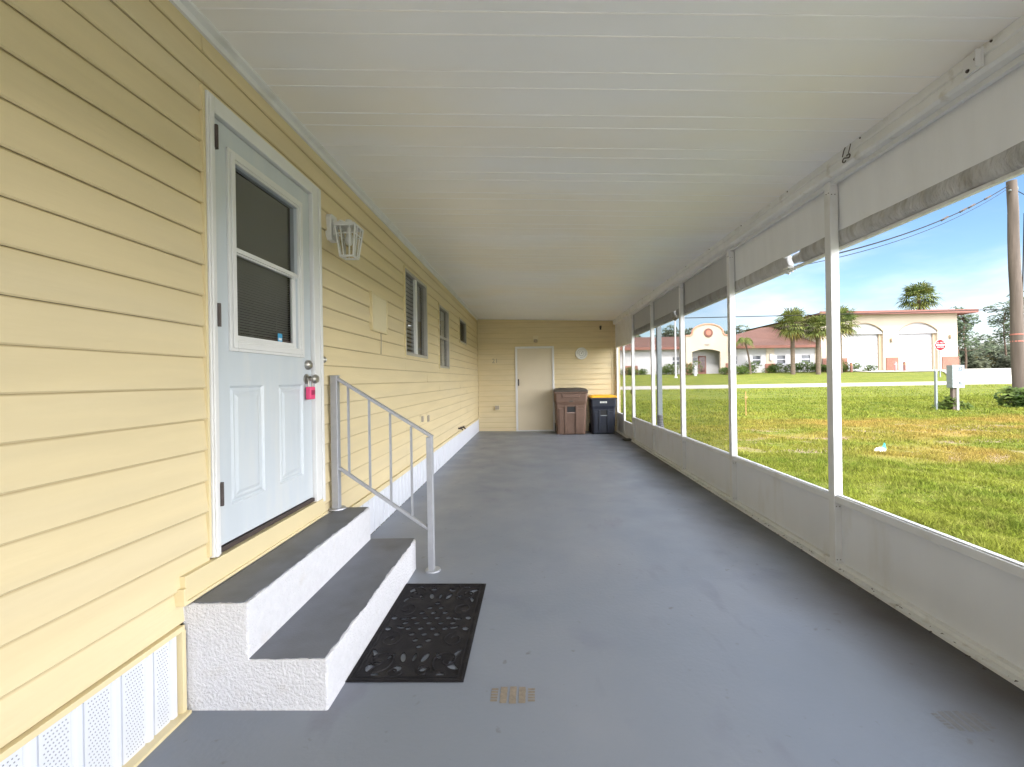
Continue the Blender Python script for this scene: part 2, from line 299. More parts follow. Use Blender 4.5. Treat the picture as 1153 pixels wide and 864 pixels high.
def glass_mat(name, tint=.9, refl=.12):
    m = bpy.data.materials.new(name); m.use_nodes = True; nt = m.node_tree; N = nt.nodes.new; L = nt.links.new
    nt.nodes.remove(nt.nodes['Principled BSDF'])
    f0 = N('ShaderNodeFresnel'); f0.inputs['IOR'].default_value = 1.5; gg = N('ShaderNodeNewGeometry'); f1 = N('ShaderNodeMath'); f1.operation = 'SUBTRACT'; f1.inputs[0].default_value = 1; L(gg.outputs['Backfacing'], f1.inputs[1]); f = N('ShaderNodeMath'); f.operation = 'MULTIPLY'; L(f0.outputs[0], f.inputs[0]); L(f1.outputs[0], f.inputs[1])
    t = N('ShaderNodeBsdfTransparent'); t.inputs['Color'].default_value = (tint, tint, tint, 1); d = N('ShaderNodeBsdfGlossy'); d.inputs['Roughness'].default_value = .02
    x = N('ShaderNodeMixShader'); L(f.outputs[0], x.inputs[0]); L(t.outputs[0], x.inputs[1]); L(d.outputs[0], x.inputs[2])
    L(x.outputs[0], nt.nodes['Material Output'].inputs['Surface']); return m
M['clear'] = glass_mat('window_glass', .86)

# ------------------------------------------------------------------ mesh helpers
class MB:
    def __init__(s): s.v = []; s.f = []
    def add(s, vs, fs):
        o = len(s.v); s.v += [tuple(v) for v in vs]; s.f += [tuple(i + o for i in f) for f in fs]; return s
    def box(s, x0, x1, y0, y1, z0, z1, tilt=0.0):
        vs = [(x, y, z + tilt * x) for x in (x0, x1) for y in (y0, y1) for z in (z0, z1)]
        return s.add(vs, [(0, 1, 3, 2), (4, 6, 7, 5), (0, 4, 5, 1), (2, 3, 7, 6), (0, 2, 6, 4), (1, 5, 7, 3)])
    def quad(s, a, b, c, d): return s.add([a, b, c, d], [(0, 1, 2, 3)])
    def prism(s, pts, axis, a0, a1):
        """closed outline extruded along an axis; pts are the other two coordinates in x,y,z order"""
        n = len(pts)
        def mk(p, a):
            if axis == 'x': return (a, p[0], p[1])
            if axis == 'y': return (p[0], a, p[1])
            return (p[0], p[1], a)
        vs = [mk(p, a0) for p in pts] + [mk(p, a1) for p in pts]
        return s.add(vs, [tuple(range(n)), tuple(range(2 * n - 1, n - 1, -1))] + [(i, i + n, (i + 1) % n + n, (i + 1) % n) for i in range(n)])
    def tube(s, pts, r, n=10, caps=True):
        pts = [Vector(p) for p in pts]; rs = r if isinstance(r, (list, tuple)) else [r] * len(pts)
        vs = []; up = None
        for i, p in enumerate(pts):
            d = (pts[min(i + 1, len(pts) - 1)] - pts[max(i - 1, 0)]).normalized()
            if up is None: up = d.orthogonal().normalized()
            u = (up - d * up.dot(d)); u = u.normalized() if u.length > 1e-6 else d.orthogonal().normalized(); up = u; w = d.cross(u)
            for k in range(n):
                a = 2 * math.pi * k / n; vs.append(p + (u * math.cos(a) + w * math.sin(a)) * rs[i])
        fs = [(i * n + k, i * n + (k + 1) % n, (i + 1) * n + (k + 1) % n, (i + 1) * n + k) for i in range(len(pts) - 1) for k in range(n)]
        if caps: fs += [tuple(range(n - 1, -1, -1)), tuple(range((len(pts) - 1) * n, len(pts) * n))]
        return s.add(vs, fs)
    def bar(s, a, b, w, t):
        """rectangular bar from a to b: w across (horizontal), t in the other direction"""
        a = Vector(a); b = Vector(b); d = (b - a).normalized(); side = d.cross(Vector((0, 0, 1)))
        if side.length < 1e-3: side = Vector((0, 1, 0))
        side.normalize(); up = side.cross(d)
        vs = [p + side * (w / 2 * i) + up * (t / 2 * j) for p in (a, b) for i, j in ((-1, -1), (1, -1), (1, 1), (-1, 1))]
        return s.add(vs, [(3, 2, 1, 0), (4, 5, 6, 7)] + [(i, (i + 1) % 4, (i + 1) % 4 + 4, i + 4) for i in range(4)])
    def lathe(s, prof, c, axis='z', n=24, caps=True):
        vs = []
        for r, h in prof:
            for k in range(n):
                a = 2 * math.pi * k / n; p = (r * math.cos(a), r * math.sin(a))
                vs.append({'z': (c[0] + p[0], c[1] + p[1], c[2] + h), 'y': (c[0] + p[0], c[1] + h, c[2] + p[1]), 'x': (c[0] + h, c[1] + p[0], c[2] + p[1])}[axis])
        fs = [(i * n + k, i * n + (k + 1) % n, (i + 1) * n + (k + 1) % n, (i + 1) * n + k) for i in range(len(prof) - 1) for k in range(n)]
        if caps and prof[0][0] > 1e-4: fs.append(tuple(range(n)))
        if caps and prof[-1][0] > 1e-4: fs.append(tuple(range((len(prof) - 1) * n, len(prof) * n)))
        return s.add(vs, fs)
    def build(s, name, m, parent=None, bevel=0.0, smooth=False):
        org = Vector((0, 0, 0)); p = parent
        while p is not None: org += Vector(p.location); p = p.parent
        me = bpy.data.meshes.new(name); me.from_pydata([tuple(Vector(v) - org) for v in s.v], [], s.f); me.update()
        import bmesh
        bm = bmesh.new(); bm.from_mesh(me)
        if len(bm.verts) < 60000: bmesh.ops.recalc_face_normals(bm, faces=bm.faces)
        bm.to_mesh(me); bm.free()
        me.materials.append(M[m] if isinstance(m, str) else m)
        if smooth:
            for q in me.polygons: q.use_smooth = True
        o = bpy.data.objects.new(name, me); COL.objects.link(o)
        if parent: o.parent = parent
        if bevel:
            b = o.modifiers.new('bevel', 'BEVEL'); b.width = bevel; b.segments = 2; b.limit_method = 'ANGLE'; b.angle_limit = rad(40)
        if smooth and bevel == 0:
            try:
                e = o.modifiers.new('edge', 'EDGE_SPLIT'); e.split_angle = rad(42)
            except Exception: pass
        return o
def tag(o, label=None, cat=None, group=None, kind=None):
    if label: o['label'] = label
    if cat: o['category'] = cat
    if group: o['group'] = group
    if kind: o['kind'] = kind
    return o
def thing(name, loc, label, cat, group=None):
    o = bpy.data.objects.new(name, None); o.empty_display_size = .1; o.location = loc; COL.objects.link(o); return tag(o, label, cat, group)
def copy_thing(o, loc, label=None, parent=None, rz=None):
    c = o.copy(); COL.objects.link(c); c.parent = parent
    if parent is None:
        c.location = loc
        if rz is not None: c.rotation_euler = (0, 0, rz)
    for ch in list(o.children): copy_thing(ch, None, None, c)
    if label: c['label'] = label
    return c
def terr(x, y):
    K = [(-1e4, -.10), (3, -.10), (8, -.04), (15, .14), (22, .30), (30, .50), (35, .69), (40, .98), (46, 1.40), (52, 1.72), (58, 1.80), (90, 1.85), (1e4, 1.85)]
    for (a, za), (b, zb) in zip(K, K[1:]):
        if y <= b: return za + (zb - za) * (y - a) / (b - a)
    return 1.85
def fz(x): return -0.016 * x

exec_parts = []
# ------------------------------------------------------------------ ground, slab, pavement
YB = 11.83                                    # face of the storage wall
xs = sorted(set([-8.2, -7.9, 2.3, 2.38] + list(np.linspace(-60, 120, 61)) + list(np.linspace(2, 20, 37)) + [-600, -300, -120, 200, 350, 600]))
ys = sorted(set(list(np.linspace(-20, 100, 81)) + [-400, -150, -60, 140, 200, 400, 900] + [3, 8, 15, 22, 30, 35, 40, 46, 52, 58, 14.6, 14.95]))
g = MB(); g.v = [(x, y, -.35 if (-8 < x < 2.36 and y < 14.9) else terr(x, y) + (0 if y < 16 else .03 * math.sin(x * .35 + y * .2) * min(1, (y - 16) / 10) * (0 if 28 < y < 37 else 1))) for y in ys for x in xs]
nx = len(xs); g.f = [(j * nx + i, j * nx + i + 1, (j + 1) * nx + i + 1, (j + 1) * nx + i) for j in range(len(ys) - 1) for i in range(nx - 1)]
tag(g.build('ground', 'ground', smooth=True), kind='structure')

sl = MB(); sl.box(-1.48, 2.30, -7, YB + .0, -.14, 0, tilt=-.016)
tag(sl.build('patio_floor', 'floor'), kind='structure')
pk = MB()  # pale slab added out of view to bounce light onto the ceiling
for i in range(6):
    for j in range(2): pk.box(2.36 + j * 3.01, 5.35 + j * 3.01, -17.4 + i * 3.01, -14.41 + i * 3.01, -.20, -.055)
for i in range(4): pk.box(-2.0 + (i % 2) * 2.16, .14 + (i % 2) * 2.16, -13.1 + (i // 2) * 3.01, -10.11 + (i // 2) * 3.01, -.20, -.055)
tag(pk.build('bounce_pad', 'bouncepad', bevel=.01), kind='structure')

def strip(poly_rows, name, m, dz=.02, th=.25):
    b = MB()
    for (xa, xb, ya, yb) in poly_rows:
        b.box(xa, xb, ya, yb, -1, -.9)
    return b
# sidewalk draped on the terrain, with joints as separate slabs every 1.5 m
sw = MB()
x = -40.0
while x < 110:
    a, b_ = x + .012, x + 2.488
    z0, z1 = terr(0, 30.9) + .05, terr(0, 34.3) + .05
    sw.add([(a, 30.9, z0 - .3), (b_, 30.9, z0 - .3), (b_, 34.3, z1 - .3), (a, 34.3, z1 - .3), (a, 30.9, z0), (b_, 30.9, z0), (b_, 34.3, z1), (a, 34.3, z1)],
           [(0, 3, 2, 1), (4, 5, 6, 7), (0, 1, 5, 4), (1, 2, 6, 5), (2, 3, 7, 6), (3, 0, 4, 7)]); x += 2.5
tag(sw.build('sidewalk', 'concrete'), kind='structure')
ap = MB()
rows = [(34.62, 34.2), (38, 36.8), (42, 40.0), (45.5, 42.6), (46.8, 44.0), (48.0, 45.5), (49.2, 37.0), (51.9, 37.0)]
def apx(y):
    if y > 48.2: return 37.0
    pts = [(34.3, 33.4), (38, 36.0), (42, 39.3), (45.5, 42.4), (48.2, 44.5)]
    for (a, xa), (b, xb) in zip(pts, pts[1:]):
        if y <= b: return xa + (xb - xa) * (y - a) / (b - a)
    return 44.5
yy = [34.32, 36, 38, 40, 42, 44, 46, 47.5, 48.2, 48.21, 50, 51.95]
for a, b in zip(yy, yy[1:]):
    za, zb = terr(0, a) + .06, terr(0, b) + .06
    ap.quad((apx(a), a, za), (130, a, za), (130, b, zb), (apx(b), b, zb))
yy = [51.95, 54, 58, 64, 76]
for a, b in zip(yy, yy[1:]):
    ap.quad((50.2, a, terr(0, a) + .06), (130, a, terr(0, a) + .06), (130, b, terr(0, b) + .06), (50.2, b, terr(0, b) + .06))
tag(ap.build('driveway', 'concrete'), kind='structure')

# ------------------------------------------------------------------ siding
ZK = [2.776 - .14 * k for k in range(-2, 21)]
def courses(z0, z1):
    """(zb, zt, course bottom) slices of siding between z0 and z1"""
    out = []
    for zk in ZK:
        b, t = max(zk, z0), min(zk + .14, z1)
        if t - b > .004: out.append((b, t, zk))
    return out
def siding_x(mb, X, y0, y1, z0, z1, sgn=1, seed=0):
    for b, t, zk in courses(z0, z1):
        off = lambda z: .003 + .013 * (1 - (z - zk) / .14) ** 1.0
        n = max(1, int((y1 - y0) / .6))
        for i in range(n):
            ya, yb = y0 + (y1 - y0) * i / n, y0 + (y1 - y0) * (i + 1) / n
            w = lambda y: .0020 * math.sin(y * 3.1 + zk * 17 + seed) + .0012 * math.sin(y * 7.7 + zk * 5)
            xb1, xb2 = X + sgn * (off(b) + w(ya)), X + sgn * (off(b) + w(yb)); xt = X + sgn * off(t)
            lp_ = .006                                   # rounded lip turned in at the foot of each board
            mb.quad((xb1, ya, b + lp_), (xb2, yb, b + lp_), (xt, yb, t), (xt, ya, t))
            mb.quad((xb1 - sgn * .0055, ya, b), (xb2 - sgn * .0055, yb, b), (xb2, yb, b + lp_), (xb1, ya, b + lp_))
            mb.quad((xb1 - sgn * .0055, ya, b), (X - sgn * .004, ya, b + .003), (X - sgn * .004, yb, b + .003), (xb2 - sgn * .0055, yb, b))
        for ye in (y0, y1):
            mb.add([(X - sgn * .02, ye, b), (X + sgn * off(b), ye, b), (X + sgn * off(t), ye, t), (X - sgn * .02, ye, t)], [(0, 1, 2, 3)])
def siding_y(mb, Y, x0, x1, z0, z1):
    for b, t, zk in courses(z0, z1):
        off = lambda z: .003 + .018 * (1 - (z - zk) / .14)
        mb.quad((x0, Y - off(b), b), (x1, Y - off(b), b), (x1, Y - off(t), t), (x0, Y - off(t), t))
        mb.quad((x0, Y - off(b), b), (x0, Y + .004, b + .003), (x1, Y + .004, b + .003), (x1, Y - off(b), b))

HX = -1.5
house = thing('mobile_home', (HX, 4, 0), 'mobile home wall in yellow lap siding along the left side of the carport', 'house')
w = MB(); ZT = 3.03
WIN = [(5.13, 6.19, 1.70, 2.72), (6.98, 7.78, 1.60, 2.605), (8.92, 9.79, 2.17, 2.655)]
siding_x(w, HX, -7, 2.012, .396, ZT)
siding_x(w, HX, 2.012, 3.088, 2.742, ZT)
prev = 3.088
for (a, b, c, d) in WIN:
    siding_x(w, HX, prev, a, .396, ZT); siding_x(w, HX, a, b, .396, c); siding_x(w, HX, a, b, d, ZT); prev = b
siding_x(w, HX, prev, YB, .396, ZT)
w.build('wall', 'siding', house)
# sheathing behind with the same openings, so nothing leaks light
sh = MB(); sh.box(HX - .12, HX - .02, -7, 2.03, .0, 3.2)
sh.box(HX - .12, HX - .02, 2.03, 3.07, 2.70, 3.2); sh.box(HX - .12, HX - .02, 2.03, 3.07, 0, .6)
prev = 3.07
for (a, b, c, d) in WIN:
    sh.box(HX - .12, HX - .02, prev, a, 0, 3.2); sh.box(HX - .12, HX - .02, a, b, 0, c); sh.box(HX - .12, HX - .02, a, b, d, 3.2); prev = b
sh.box(HX - .12, HX - .02, prev, 13, 0, 3.2)
sh.box(-6, -1.63, -7, 13, 3.05, 3.2); sh.box(-6, -5.9, -7, 13, 0, 3.0); sh.box(-5.9, -1.63, -7, -6.9, 0, 3.0); sh.box(-5.9, -1.63, 12.9, 13, 0, 3.0); sh.box(-5.9, -1.63, -3.9, 12.9, .1, .3)
sh.build('wall_core', 'room', house)
t = MB(); t.box(HX + .003, HX + .030, -7, 1.84, .372, .394); t.box(HX + .003, HX + .030, 3.33, YB - .02, .350, .394)
t.build('starter_strip', 'trimyellow', house, .002)
# boxed sill trim below the door, between the siding and the top step
t = MB(); t.box(HX - .01, HX + .036, 1.838, 3.075, .486, .594); t.box(HX - .01, HX + .046, 1.828, 3.085, .478, .492)
t.box(HX + .0, HX + .045, 1.820, 1.838, .478, .548); t.box(HX + .0, HX + .030, 1.826, 1.846, .02, .372); t.box(HX, HX + .05, -7, 1.846, .012, .035)
t.build('sill_trim', 'trimyellow', house, .002)
# J-channels at the door
t = MB(); t.box(HX - .01, HX + .021, 2.000, 2.013, .61, 2.755); t.box(HX - .01, HX + .021, 3.087, 3.100, .56, 2.755); t.box(HX - .01, HX + .021, 2.013, 3.087, 2.744, 2.757)
t.build('door_channel', 'trimyellow', house)
# skirting: vented ribbed panel near, ribbed strip far
def skirting(y0, y1, z1, vented):
    s = MB(); ho = MB(); P = .133; y = y0 - .0; k = 0
    while y < y1 - 1e-3:
        ye = min(y + P, y1)
        r = .045
        s.box(HX - .01, HX + .010, y, ye - r, .02, z1)
        if ye - r < ye: s.box(HX - .01, HX + .004, ye - r, ye, .02, z1)
        s.prism([(HX + .004, ye - r + .008), (HX + .016, ye - r + .014), (HX + .016, ye - .014), (HX + .004, ye - .008)], 'z', .02, z1)
        if vented:
            zz = .05
            while zz < z1 - .02:
                yq = y + .010 + (.005 if int(zz * 1000) // 14 % 2 else 0)
                while yq < ye - r - .008:
                    ho.quad((HX + .0115, yq, zz), (HX + .0115, yq + .0042, zz), (HX + .0115, yq + .0042, zz + .0042), (HX + .0115, yq, zz + .0042)); yq += .0105
                zz += .014
        y += P; k += 1
    return s, ho
s1, h1 = skirting(.25, 1.826, .372, True); sk = s1.build('skirting', 'skirt', house); h1.build('vent_holes', 'hole', sk)
s2, _ = skirting(-7, .25, .372, False); s2.build('skirting', 'skirt', house)
s3, _ = skirting(3.30, YB - .02, .350, False); s3.build('skirting', 'skirt', house)

# entry door
fr = MB()
for (a, b, c, d) in ((2.016, 2.062, .60, 2.742), (2.973, 3.085, .565, 2.742), (2.062, 2.973, 2.665, 2.742)):
    fr.box(HX - .06, HX + .030, a, b, c, d)
fr.box(HX + .030, HX + .038, 2.022, 2.042, .60, 2.735); fr.box(HX + .030, HX + .038, 3.045, 3.078, .57, 2.735)
fr.build('door_frame', 'white', house, .004)
dr = MB()
DX = HX + .004                                                  # face of the door leaf
def leaf(y0, y1, z0, z1): dr.box(DX - .042, DX, y0, y1, z0, z1)
GY0, GY1, GZ0, GZ1 = 2.222, 2.812, 1.612, 2.505
leaf(2.067, 2.968, .628, .80); leaf(2.067, 2.172, .80, 1.385); leaf(2.446, 2.588, .80, 1.385); leaf(2.858, 2.968, .80, 1.385)
leaf(2.067, 2.968, 1.385, GZ0 - .0); leaf(2.067, GY0, GZ0, GZ1); leaf(GY1, 2.968, GZ0, GZ1); leaf(2.067, 2.968, GZ1, 2.660)
def raised(y0, y1, z0, z1):
    # moulded channel round a raised field
    rings = [(0, 0), (.012, -.011), (.028, -.004), (.040, -.006), (.058, .0)]
    pts = []
    for ins, dx in rings: pts.append([(DX + dx, y0 + ins, z0 + ins), (DX + dx, y1 - ins, z0 + ins), (DX + dx, y1 - ins, z1 - ins), (DX + dx, y0 + ins, z1 - ins)])
    for A, B in zip(pts, pts[1:]):
        for i in range(4): dr.quad(A[i], A[(i + 1) % 4], B[(i + 1) % 4], B[i])
    dr.quad(*pts[-1])
raised(2.172, 2.446, .80, 1.385); raised(2.588, 2.858, .80, 1.385)
door = dr.build('door', 'door', house); door['label'] = 'pale blue half glass entry door'
gf = MB()
for (o, i, x) in ((.055, .0, .012), (.040, .012, .020)):
    for (a, b, c, d) in ((GY0 - o, GY0 - i + .0, GZ0 - o, GZ1 + o), (GY1 + i, GY1 + o, GZ0 - o, GZ1 + o), (GY0 - i, GY1 + i, GZ0 - o, GZ0 - i), (GY0 - i, GY1 + i, GZ1 + i, GZ1 + o)):
        gf.box(DX - (.002 if x == .012 else -.0125), DX + x, a, b, c, d)
gf.build('glazing_frame', 'white', door, .003)
mr_ = MB(); mr_.box(DX - .030, DX - .004, GY0, GY1, 2.052, 2.088); mr_.box(DX - .004, DX + .006, GY0, GY1, 2.060, 2.080)
mr_.box(DX - .03, DX - .012, GY0, GY0 + .02, GZ0, 2.052); mr_.box(DX - .03, DX - .012, GY1 - .035, GY1, GZ0, 2.052); mr_.box(DX - .03, DX - .012, GY0 + .02, GY1 - .035, GZ0, GZ0 + .03)
mr_.build('meeting_rail', 'white', door, .002)
gl = MB(); gl.box(DX - .022, DX - .018, GY0 + .001, GY1 - .001, GZ0 + .001, GZ1 - .001); gl.build('glass', 'clear', door)
bl = MB(); z = GZ0 + .01
while z < GZ1 - .01:
    bl.add([(DX - .060, GY0 + .01, z), (DX - .060, GY1 - .01, z), (DX - .046, GY1 - .01, z + .0085), (DX - .046, GY0 + .01, z + .0085)], [(0, 1, 2, 3)]); z += .0145
for yl in (GY0 + .12, GY0 + .46): bl.box(DX - .0625, DX - .0605, yl, yl + .004, GZ0, GZ1)
bl.build('blind', 'blindgrey', door)
bk = MB(); bk.box(DX - .12, DX - .10, 2.0, 3.0, .6, 2.7); bk.build('door_backing', 'room', house)
for z0 in (2.50, 1.665, .825):
    hh = MB(); hh.box(DX - .002, HX + .033, 2.0625, 2.080, z0, z0 + .108); hh.tube([(HX + .034, 2.064, z0), (HX + .034, 2.064, z0 + .108)], .008, 8)
    hh.build('hinge', 'darkmetal', door)
k = MB(); k.lathe([(.030, 0), (.033, .012), (.027, .026), (.020, .030), (.0, .031)], (DX, 2.912, 1.512), 'x'); k.build('deadbolt', 'steel', door, smooth=True)
k = MB(); k.lathe([(.033, 0), (.033, .008), (.014, .014), (.012, .040), (.026, .048), (.031, .062), (.024, .076), (.0, .079)], (DX, 2.900, 1.418), 'x'); k.build('knob', 'steel', door, smooth=True)
k = MB(); k.box(DX - .03, DX + .012, 2.07, 2.965, .600, .622); k.build('threshold', 'darkmetal', house)
k = MB(); pts = [(DX + .0035, 2.62 + .024 * math.sin(a) * (1 if a else 1), 1.66 + .026 * math.cos(a)) for a in [i * math.pi / 8 for i in range(16)]]
k = MB(); k.box(DX - .0175, DX - .0165, 2.617, 2.662, 1.640, 1.690); k.build('security_sticker', mat('sticker_blue', (.03, .30, .55), .4), door)
k = MB(); k.box(DX - .0164, DX - .0160, 2.624, 2.655, 1.650, 1.664); k.build('sticker_band', 'white', door)

# lockbox hanging from the knob
lb = thing('lockbox', (DX + .03, 2.90, 1.30), 'pink key lockbox hanging from the entry door knob', 'lockbox')
k = MB(); k.box(DX + .012, DX + .045, 2.868, 2.932, 1.285, 1.368); k.build('case', 'pink', lb, .006)
k = MB(); k.tube([(DX + .028, 2.878, 1.366), (DX + .028, 2.878, 1.405), (DX + .028, 2.885, 1.428), (DX + .028, 2.900, 1.437), (DX + .028, 2.915, 1.428), (DX + .028, 2.922, 1.405), (DX + .028, 2.922, 1.366)], .004, 8); k.build('shackle', 'steel', lb)
k = MB(); [k.box(DX + .0445, DX + .0475, 2.879 + i * .012, 2.887 + i * .012, 1.315, 1.345) for i in range(4)]; k.build('dials', mat('dark_pink', (.35, .03, .09), .4), lb)
db = thing('doorbell', (HX + .02, 3.13, 1.54), 'small round doorbell button beside the entry door frame', 'doorbell')
k = MB(); k.lathe([(.022, 0), (.022, .006), (.015, .012), (.0, .013)], (HX + .012, 3.135, 1.556), 'x'); k.build('base', 'steel', db, smooth=True)
k = MB(); k.lathe([(.009, 0), (.008, .005), (0, .006)], (HX + .0245, 3.135, 1.556), 'x', 12); k.build('button', 'white', db)

# windows
def window(a, b, c, d, kind):
    f = MB(); t_ = .035
    f.box(HX - .05, HX + .022, a, a + t_, c, d); f.box(HX - .05, HX + .022, b - t_, b, c, d)
    f.box(HX - .05, HX + .022, a + t_, b - t_, c, c + t_); f.box(HX - .05, HX + .022, a + t_, b - t_, d - t_, d)
    wn_ = f.build('window', 'alu', house, .002)
    j = MB(); j.box(HX - .01, HX + .026, a - .016, a - .001, c - .016, d + .016); j.box(HX - .01, HX + .026, b + .001, b + .016, c - .016, d + .016)
    j.box(HX - .01, HX + .026, a - .001, b + .001, c - .016, c - .001); j.box(HX - .01, HX + .026, a - .001, b + .001, d + .001, d + .016)
    j.build('window_trim', 'trimyellow', wn_)
    g_ = MB(); g_.box(HX - .024, HX - .020, a + t_, b - t_, c + t_, d - t_); g_.build('pane', 'clear', wn_)
    s = MB()
    if kind == 'slider':
        m = (a + b) / 2
        s.box(HX - .018, HX + .012, m - .045, m + .03, c + t_, d - t_); s.box(HX - .018, HX + .004, a + t_, a + t_ + .02, c + t_, d - t_)
        s.build('meeting_stile', 'white', wn_)
        q = MB(); z = c + t_ + .01
        while z < d - t_:
            q.quad((HX - .075, a + t_, z), (HX - .075, m + .1, z), (HX - .050, m + .1, z + .022), (HX - .050, a + t_, z + .022)); z += .052
        q.build('blind', 'blind', wn_)
        q = MB(); n = 26
        for i in range(n):
            y0, y1 = m + .12 + (b - m - .15) * i / n, m + .12 + (b - m - .15) * (i + 1) / n
            q.quad((HX - .085 + .015 * math.sin(i * 1.1), y0, c), (HX - .085 + .015 * math.sin(i * 1.1 + 1.1), y1, c), (HX - .085 + .015 * math.sin(i * 1.1 + 1.1), y1, d), (HX - .085 + .015 * math.sin(i * 1.1), y0, d))
        q.build('curtain', mat('grey_curtain', (.22, .23, .22), .8), wn_)
    elif kind == 'hung':
        m = (c + d) / 2; s.box(HX - .018, HX + .012, a + t_, b - t_, m - .02, m + .015); s.build('meeting_rail', 'alu', wn_)
        q = MB(); q.box(HX - .07, HX - .06, b - .28, b - t_, c, d); q.build('curtain', 'curtain', wn_)
    else:
        q = MB(); z = c + t_
        while z < d - t_:
            q.quad((HX - .03, a + t_, z + .02), (HX - .03, b - t_, z + .02), (HX - .004, b - t_, z), (HX - .004, a + t_, z)); z += .03
        q.build('louvre', 'taupe', wn_)
    q = MB(); q.box(HX - .30, HX - .28, a - .1, b + .1, c - .1, d + .1); q.build('room_wall', 'room', wn_)
for wv, kd in zip(WIN, ('slider', 'hung', 'louvre')): window(*wv, kd)

# access panel, outlet, hose bib on the long wall
ac = thing('access_panel', (HX + .02, 4.25, 1.87), 'flat cream access panel with a cord below it on the yellow wall', 'panel')
k = MB(); k.box(HX, HX + .030, 4.06, 4.44, 1.885, 2.205); k.build('cover', 'cream', ac, .002)
k = MB(); k.box(HX, HX + .034, 4.04, 4.06, 1.865, 2.225); k.box(HX, HX + .034, 4.44, 4.46, 1.865, 2.225); k.box(HX, HX + .034, 4.06, 4.44, 1.865, 1.885); k.box(HX, HX + .034, 4.06, 4.44, 2.205, 2.225); k.build('frame', 'trimyellow', ac, .002)
k = MB(); k.tube([(HX + .022, 4.29, 1.87), (HX + .022, 4.295, 1.78), (HX + .020, 4.29, 1.66)], .004, 8); k.build('cord', 'taupe', ac)
def outlet(name, y, z, label, w=.10, hgt=.115):
    o = thing(name, (HX + .02, y, z), label, 'outlet')
    k = MB(); k.box(HX, HX + .026, y - w / 2, y + w / 2, z - hgt / 2, z + hgt / 2); k.build('box', 'cream', o, .004)
    k = MB(); k.box(HX + .026, HX + .045, y - w * .36, y + w * .36, z - hgt * .38, z + hgt * .38); k.build('cover', 'taupe', o, .005)
outlet('outlet', 6.10, .875, 'taupe weatherproof outlet low on the long yellow wall')
outlet('outlet', 5.78, .895, 'plain cream blank plate low on the long yellow wall', .085, .10)
hb = thing('hose_bib', (HX + .03, 8.8, .43), 'rusty double hose tap just above the far white skirting', 'tap')
k = MB(); k.tube([(HX, 8.62, .455), (HX + .07, 8.62, .455), (HX + .10, 8.62, .42)], .016, 8); k.lathe([(.03, 0), (.03, .008), (0, .009)], (HX + .07, 8.62, .475), 'z', 12); k.build('valve', 'darkmetal', hb)
k = MB(); k.tube([(HX, 8.95, .44), (HX + .07, 8.95, .44), (HX + .10, 8.95, .405)], .016, 8); k.lathe([(.03, 0), (.03, .008), (0, .009)], (HX + .07, 8.95, .46), 'z', 12); k.build('valve', 'darkmetal', hb)

# wall lantern
lp = thing('wall_lantern', (HX + .02, 3.27, 2.42), 'white cage wall lantern on the yellow siding beside the entry door', 'wall lamp')
k = MB(); k.prism([(3.205, 2.46), (3.225, 2.435), (3.30, 2.435), (3.32, 2.46), (3.32, 2.60), (3.30, 2.625), (3.225, 2.625), (3.205, 2.60)], 'x', HX, HX + .045); k.box(HX + .045, HX + .06, 3.235, 3.29, 2.47, 2.59); k.build('backplate', 'white', lp, .003)
LX, LY = HX + .152, 3.262
k = MB(); k.tube([(HX + .05, 3.262, 2.55), (HX + .09, 3.262, 2.585), (LX - .0, 3.262, 2.555)], .012, 8); k.build('arm', 'white', lp)
def lan(s_, z): return [(LX - s_, LY - s_, z), (LX + s_, LY - s_, z), (LX + s_, LY + s_, z), (LX - s_, LY + s_, z)]
ZT_, ZB_, ST, SB = 2.535, 2.315, .074, .048
k = MB()
A, B = lan(ST, ZT_), lan(SB, ZB_)
for i in range(4):
    k.bar(A[i], B[i], .010, .010); k.bar(A[i], A[(i + 1) % 4], .012, .014); k.bar(B[i], B[(i + 1) % 4], .012, .012)
    for f_ in (.27, .73):
        a = Vector(A[i]).lerp(Vector(A[(i + 1) % 4]), f_); b = Vector(B[i]).lerp(Vector(B[(i + 1) % 4]), f_); k.bar(a, b, .006, .006)
    a = Vector(A[i]).lerp(Vector(B[i]), .27); b = Vector(A[(i + 1) % 4]).lerp(Vector(B[(i + 1) % 4]), .27); k.bar(a, b, .006, .006)
k.build('cage', 'white', lp)
k = MB(); q = .078
for i in range(4): k.quad(*[tuple(Vector(v) * 1) for v in (Vector(A[i]) * .97 + Vector((LX, LY, ZT_)) * .03, Vector(A[(i + 1) % 4]) * .97 + Vector((LX, LY, ZT_)) * .03, Vector(B[(i + 1) % 4]) * .97 + Vector((LX, LY, ZB_)) * .03, Vector(B[i]) * .97 + Vector((LX, LY, ZB_)) * .03)])
k.build('glass_panes', 'clear', lp)
k = MB(); C0, C1, C2 = lan(.082, 2.537), lan(.066, 2.556), lan(.022, 2.566)
for a, b in ((C0, C1), (C1, C2)):
    for i in range(4): k.quad(a[i], a[(i + 1) % 4], b[(i + 1) % 4], b[i])
k.quad(*C2); k.quad(*C0); k.lathe([(.020, 0), (.026, .012), (.022, .024), (.0, .027)], (LX, LY, 2.566), 'z', 16); k.build('cap', 'white', lp)
k = MB(); k.lathe([(.014, 0), (.014, -.03), (.022, -.05), (.030, -.085), (.028, -.105), (.016, -.125), (0, -.13)], (LX, LY, 2.53), 'z', 16); k.build('bulb', mat('frosted_bulb', (.75, .75, .73), .3), lp, smooth=True)

